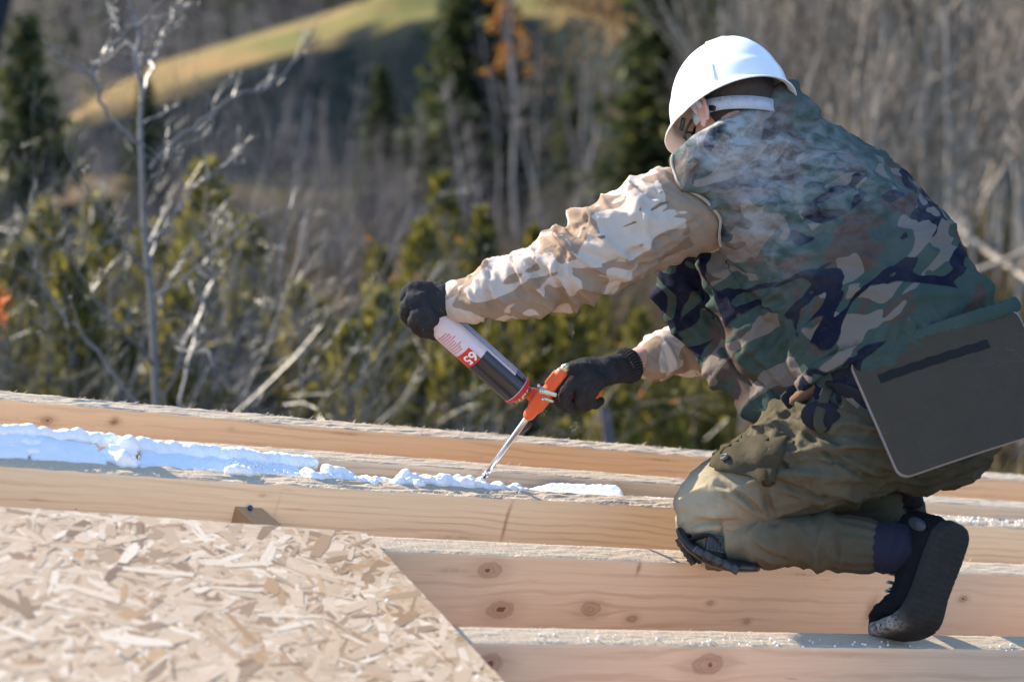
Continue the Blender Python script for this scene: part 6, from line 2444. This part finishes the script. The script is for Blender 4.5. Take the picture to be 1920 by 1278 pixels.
# barrel: tip to body, body up to the flow knob
b_tip, b_top = G0, P(996, 772, 4.05)
bd = (b_top - b_tip).normalized()
bm = bmesh.new()
tube(bm, [b_tip, b_tip + bd * .004, b_tip + bd * .03, b_top], [.0042, .0055, .0058, .0060], 16)
gl_('barrel', bm, STEEL)
bm = bmesh.new()
rg = random.Random(2)
for i in range(16):
    q = b_tip + bd * rg.uniform(-.002, .024)
    ellipsoid(bm, q + V(rg.uniform(-.005, .005), rg.uniform(-.003, .003), -.003), V(rg.uniform(.002, .004), 0, 0), V(0, rg.uniform(.002, .004), 0), V(0, 0, .003), 8)
gl_('foam_residue', bm, FOAM)
# orange body: sleeve along the barrel axis, rear cylinder, valve seat towards the can, handle
b_rear = P(1053, 698, 3.998)
rd = (b_rear - b_top).normalized()
up_ = (V(-1, 1, 0) - rd * V(-1, 1, 0).dot(rd)).normalized()
sd_ = rd.cross(up_)
bm = bmesh.new()
tube(bm, [b_top - rd * .008, b_top + rd * .02], [.0125, .0135], 18, ref=up_)
tube(bm, [b_top + rd * .018, b_top + rd * .05], [(.017, .014), (.018, .0145)], 18, ref=up_, power=3)
tube(bm, [b_top + rd * .045, b_rear], [.0125, .0120], 18, ref=up_)
seat = P(1002, 742, 4.06)
cax = (P(985, 745, 4.045) - P(830, 607, 3.985)).normalized()     # can axis, bottom to valve
tube(bm, [P(1012, 748, 4.055), P(1000, 740, 4.052)], [.017, .016], 18)
box(bm, P(1040, 712, 4.008), rd * .016, up_ * .013, sd_ * .009)
h0, h1 = P(1030, 738, 4.058), P(1118, 738, 4.070)
o_, r_ = spline([P(1024, 742, 4.055), P(1050, 743, 4.066), P(1085, 741, 4.075), P(1112, 737, 4.066), P(1120, 733, 4.06)], [(.013, .010), (.013, .011), (.013, .011), (.0125, .010), (.012, .009)], 4)
tube(bm, o_, r_, 14, ref=V(0, 1, 0), power=3)
me = fuse(bm, .0022, 2)
link_obj('gun_body', shift(me, G0), ORANGE, parent=gun)
# butt of the handle outside the fist
bm = bmesh.new()
box(bm, P(1110, 741, 4.048), V(.012, .003, 0), V(-.003, .008, 0), V(0, 0, .007))
bmesh.ops.bevel(bm, geom=bm.edges[:], offset=.0015, segments=2, affect='EDGES')
gl_('handle_butt', bm, ORANGE)
bm = bmesh.new()
tube(bm, [b_rear + rd * .0, b_rear + rd * .006, b_rear + rd * .008, b_rear + rd * .016, b_rear + rd * .018], [.0075, .0075, .0085, .0088, .0060], 16)
gl_('flow_knob', bm, BRASS)
# trigger link and pins
bm = bmesh.new()
pl0, pl1 = P(1014, 731, 4.006), P(1042, 740, 4.010)
tube(bm, [pl0, pl0.lerp(pl1, .5), pl1], [(.0075, .003), (.006, .003), (.0045, .003)], 12, ref=V(0, 1, 0), power=3)
tube(bm, [P(1018, 746, 4.012), P(1036, 752, 4.018)], [(.004, .003), (.003, .003)], 10, ref=V(0, 1, 0), power=3)
gl_('trigger', bm, BRASS)
bm = bmesh.new()
for px, py in ((1017, 732), (1010, 723), (1018, 748)):
    q = P(px, py, 4.0)
    tube(bm, [q + V(0, 0, .004), q - V(0, 0, .002)], [.0038, .0034], 12)
gl_('pin', bm, STEEL)
# ---- can
cb = P(985, 744, 4.046) - cax * .024         # shoulder of the can body, near the valve
CLEN = .245
CRAD = .0325
tocam = (CAM - cb).normalized()
cu = (tocam - cax * tocam.dot(cax)).normalized()       # towards the viewer
cv = cax.cross(cu)                                      # across
if cv.dot(V(1, 1, 0)) < 0:
    cv = -cv                                            # upper right edge of the can
def cpt(s, ang, out=0.0):
    """s metres from the valve shoulder towards the bottom; ang: 0 facing the viewer, + to the upper right edge"""
    a = R(ang)
    return cb - cax * s + (cu * math.cos(a) + cv * math.sin(a)) * (CRAD + out)
prof = [(-.004, .020), (-.002, .026), (.001, .0315), (.003, .0325), (.12, .0325), (CLEN - .004, .0325), (CLEN - .001, .0335), (CLEN + .002, .0325), (CLEN + .001, .028), (CLEN - .006, .0)]
bm = bmesh.new()
n_ = 48
rings = []
for s, r_ in prof:
    rings.append([bm.verts.new(cb - cax * s + (cu * math.cos(2 * math.pi * j / n_) + cv * math.sin(2 * math.pi * j / n_)) * max(r_, 1e-4)) for j in range(n_)])
for a, b in zip(rings, rings[1:]):
    for j in range(n_):
        bm.faces.new((a[j], a[(j + 1) % n_], b[(j + 1) % n_], b[j]))
bm.faces.new(rings[0]); bm.faces.new(rings[-1][::-1])
can = gl_('can', bm, WHITEP)
def wrap(name, s0, s1, a0, a1, mat, out=.0006, parent=can, ns=6, na=24, skew=0.0):
    vs, fs = [], []
    for i in range(ns + 1):
        for j in range(na + 1):
            u, v = i / ns, j / na
            s = s0 + (s1 - s0) * u + skew * (v - .5)
            vs.append(cpt(s, a0 + (a1 - a0) * v, out) - G0)
    for i in range(ns):
        for j in range(na):
            k0 = i * (na + 1) + j
            fs.append((k0, k0 + 1, k0 + na + 2, k0 + na + 1))
    return link_obj(name, raw(vs, fs), mat, parent=parent)
wrap('black_band', .0035, .108, -178, 34, CANBLK, .0005)
wrap('black_band', .0035, .030, 34, 178, CANBLK, .0005)
wrap('red_band', .108, .142, -178, -2, CANRED, .0006)
wrap('dark_trim', .1065, .1085, -178, 34, CANBLK, .0008)
# rows of fine print
def print_rows(name, s0, s1, a0, a1, rows, seed, mat, along=True, wmin=.002, wmax=.007, th=.0011):
    r = random.Random(seed)
    bm = bmesh.new()
    for i in range(rows):
        t = (i + .5) / rows
        if along:       # text lines run along the can
            a = a0 + (a1 - a0) * t
            s = s0
            while s < s1:
                w_ = r.uniform(wmin, wmax)
                da = math.degrees(th / CRAD) * .5
                q = [cpt(s, a - da, .0011), cpt(s + w_, a - da, .0011), cpt(s + w_, a + da, .0011), cpt(s, a + da, .0011)]
                bm.faces.new([bm.verts.new(x) for x in q])
                s += w_ + r.uniform(.0007, .0014)
        else:           # text lines run round the can
            s = s0 + (s1 - s0) * t
            a = a0
            end = a1 - r.uniform(0, .3) * (a1 - a0)
            while a < end:
                w_ = math.degrees(r.uniform(wmin, wmax) / CRAD)
                m_ = 4
                for j in range(m_):
                    aa, ab_ = a + w_ * j / m_, a + w_ * (j + 1) / m_
                    q = [cpt(s - th / 2, aa, .0011), cpt(s - th / 2, ab_, .0011), cpt(s + th / 2, ab_, .0011), cpt(s + th / 2, aa, .0011)]
                    bm.faces.new([bm.verts.new(x) for x in q])
                a += w_ + 1.6
    o = gl_(name, bm, mat, False, can)
    o['kind'] = 'stuff'
    return o
print_rows('fine_print', .012, .20, 42, 76, 3, 1, CANBLUE, True, .003, .011, .0030)
print_rows('fine_print', .148, .198, -66, -8, 9, 2, CANPINK, False, .003, .009, .0018)
# the number on the red band, upside down as the can is
cu_ = bpy.data.curves.new('number', 'FONT')
cu_.body = '65'
cu_.size = .029
cu_.align_x = 'CENTER'
cu_.align_y = 'CENTER'
cu_.offset = .0006
to = bpy.data.objects.new('number', cu_)
COL.objects.link(to)
dg = bpy.context.evaluated_depsgraph_get()
tm = bpy.data.meshes.new_from_object(to.evaluated_get(dg))
bpy.data.objects.remove(to)
bm = bmesh.new(); bm.from_mesh(tm)
bmesh.ops.triangulate(bm, faces=bm.faces[:])
bmesh.ops.subdivide_edges(bm, edges=bm.edges[:], cuts=3, use_grid_fill=True)
bmesh.ops.triangulate(bm, faces=bm.faces[:])
for v in bm.verts:
    x, y = v.co.x, v.co.y
    # upright can has its valve at the top: text up = towards the valve
    v.co = cpt(.1245 - y, -27 - math.degrees(x / CRAD) * 1.0, .0016)
me = bpy.data.meshes.new('number')
bmesh.ops.translate(bm, verts=bm.verts, vec=-G0)
bm.to_mesh(me); bm.free()
link_obj('number', me, CANWH, parent=can, smooth=False)
# valve collar and adapter
bm = bmesh.new()
tube(bm, [cb + cax * .002, cb + cax * .010], [.0285, .0262], 28, round_ends=False)
tube(bm, [cb - cax * .001, cb + cax * .003], [.0336, .0336], 32, round_ends=False)
gl_('valve_collar', bm, REDP)
bm = bmesh.new()
for j in range(10):
    a = 2 * math.pi * j / 10
    q = cb + cax * .012 + (cu * math.cos(a) + cv * math.sin(a)) * .021
    box(bm, q, cax * .006, (cv * math.cos(a) - cu * math.sin(a)) * .003, (cu * math.cos(a) + cv * math.sin(a)) * .0012)
tube(bm, [cb + cax * .008, cb + cax * .020, cb + cax * .022], [.0165, .0165, .013], 24, round_ends=False)
gl_('adapter', bm, BRASS)
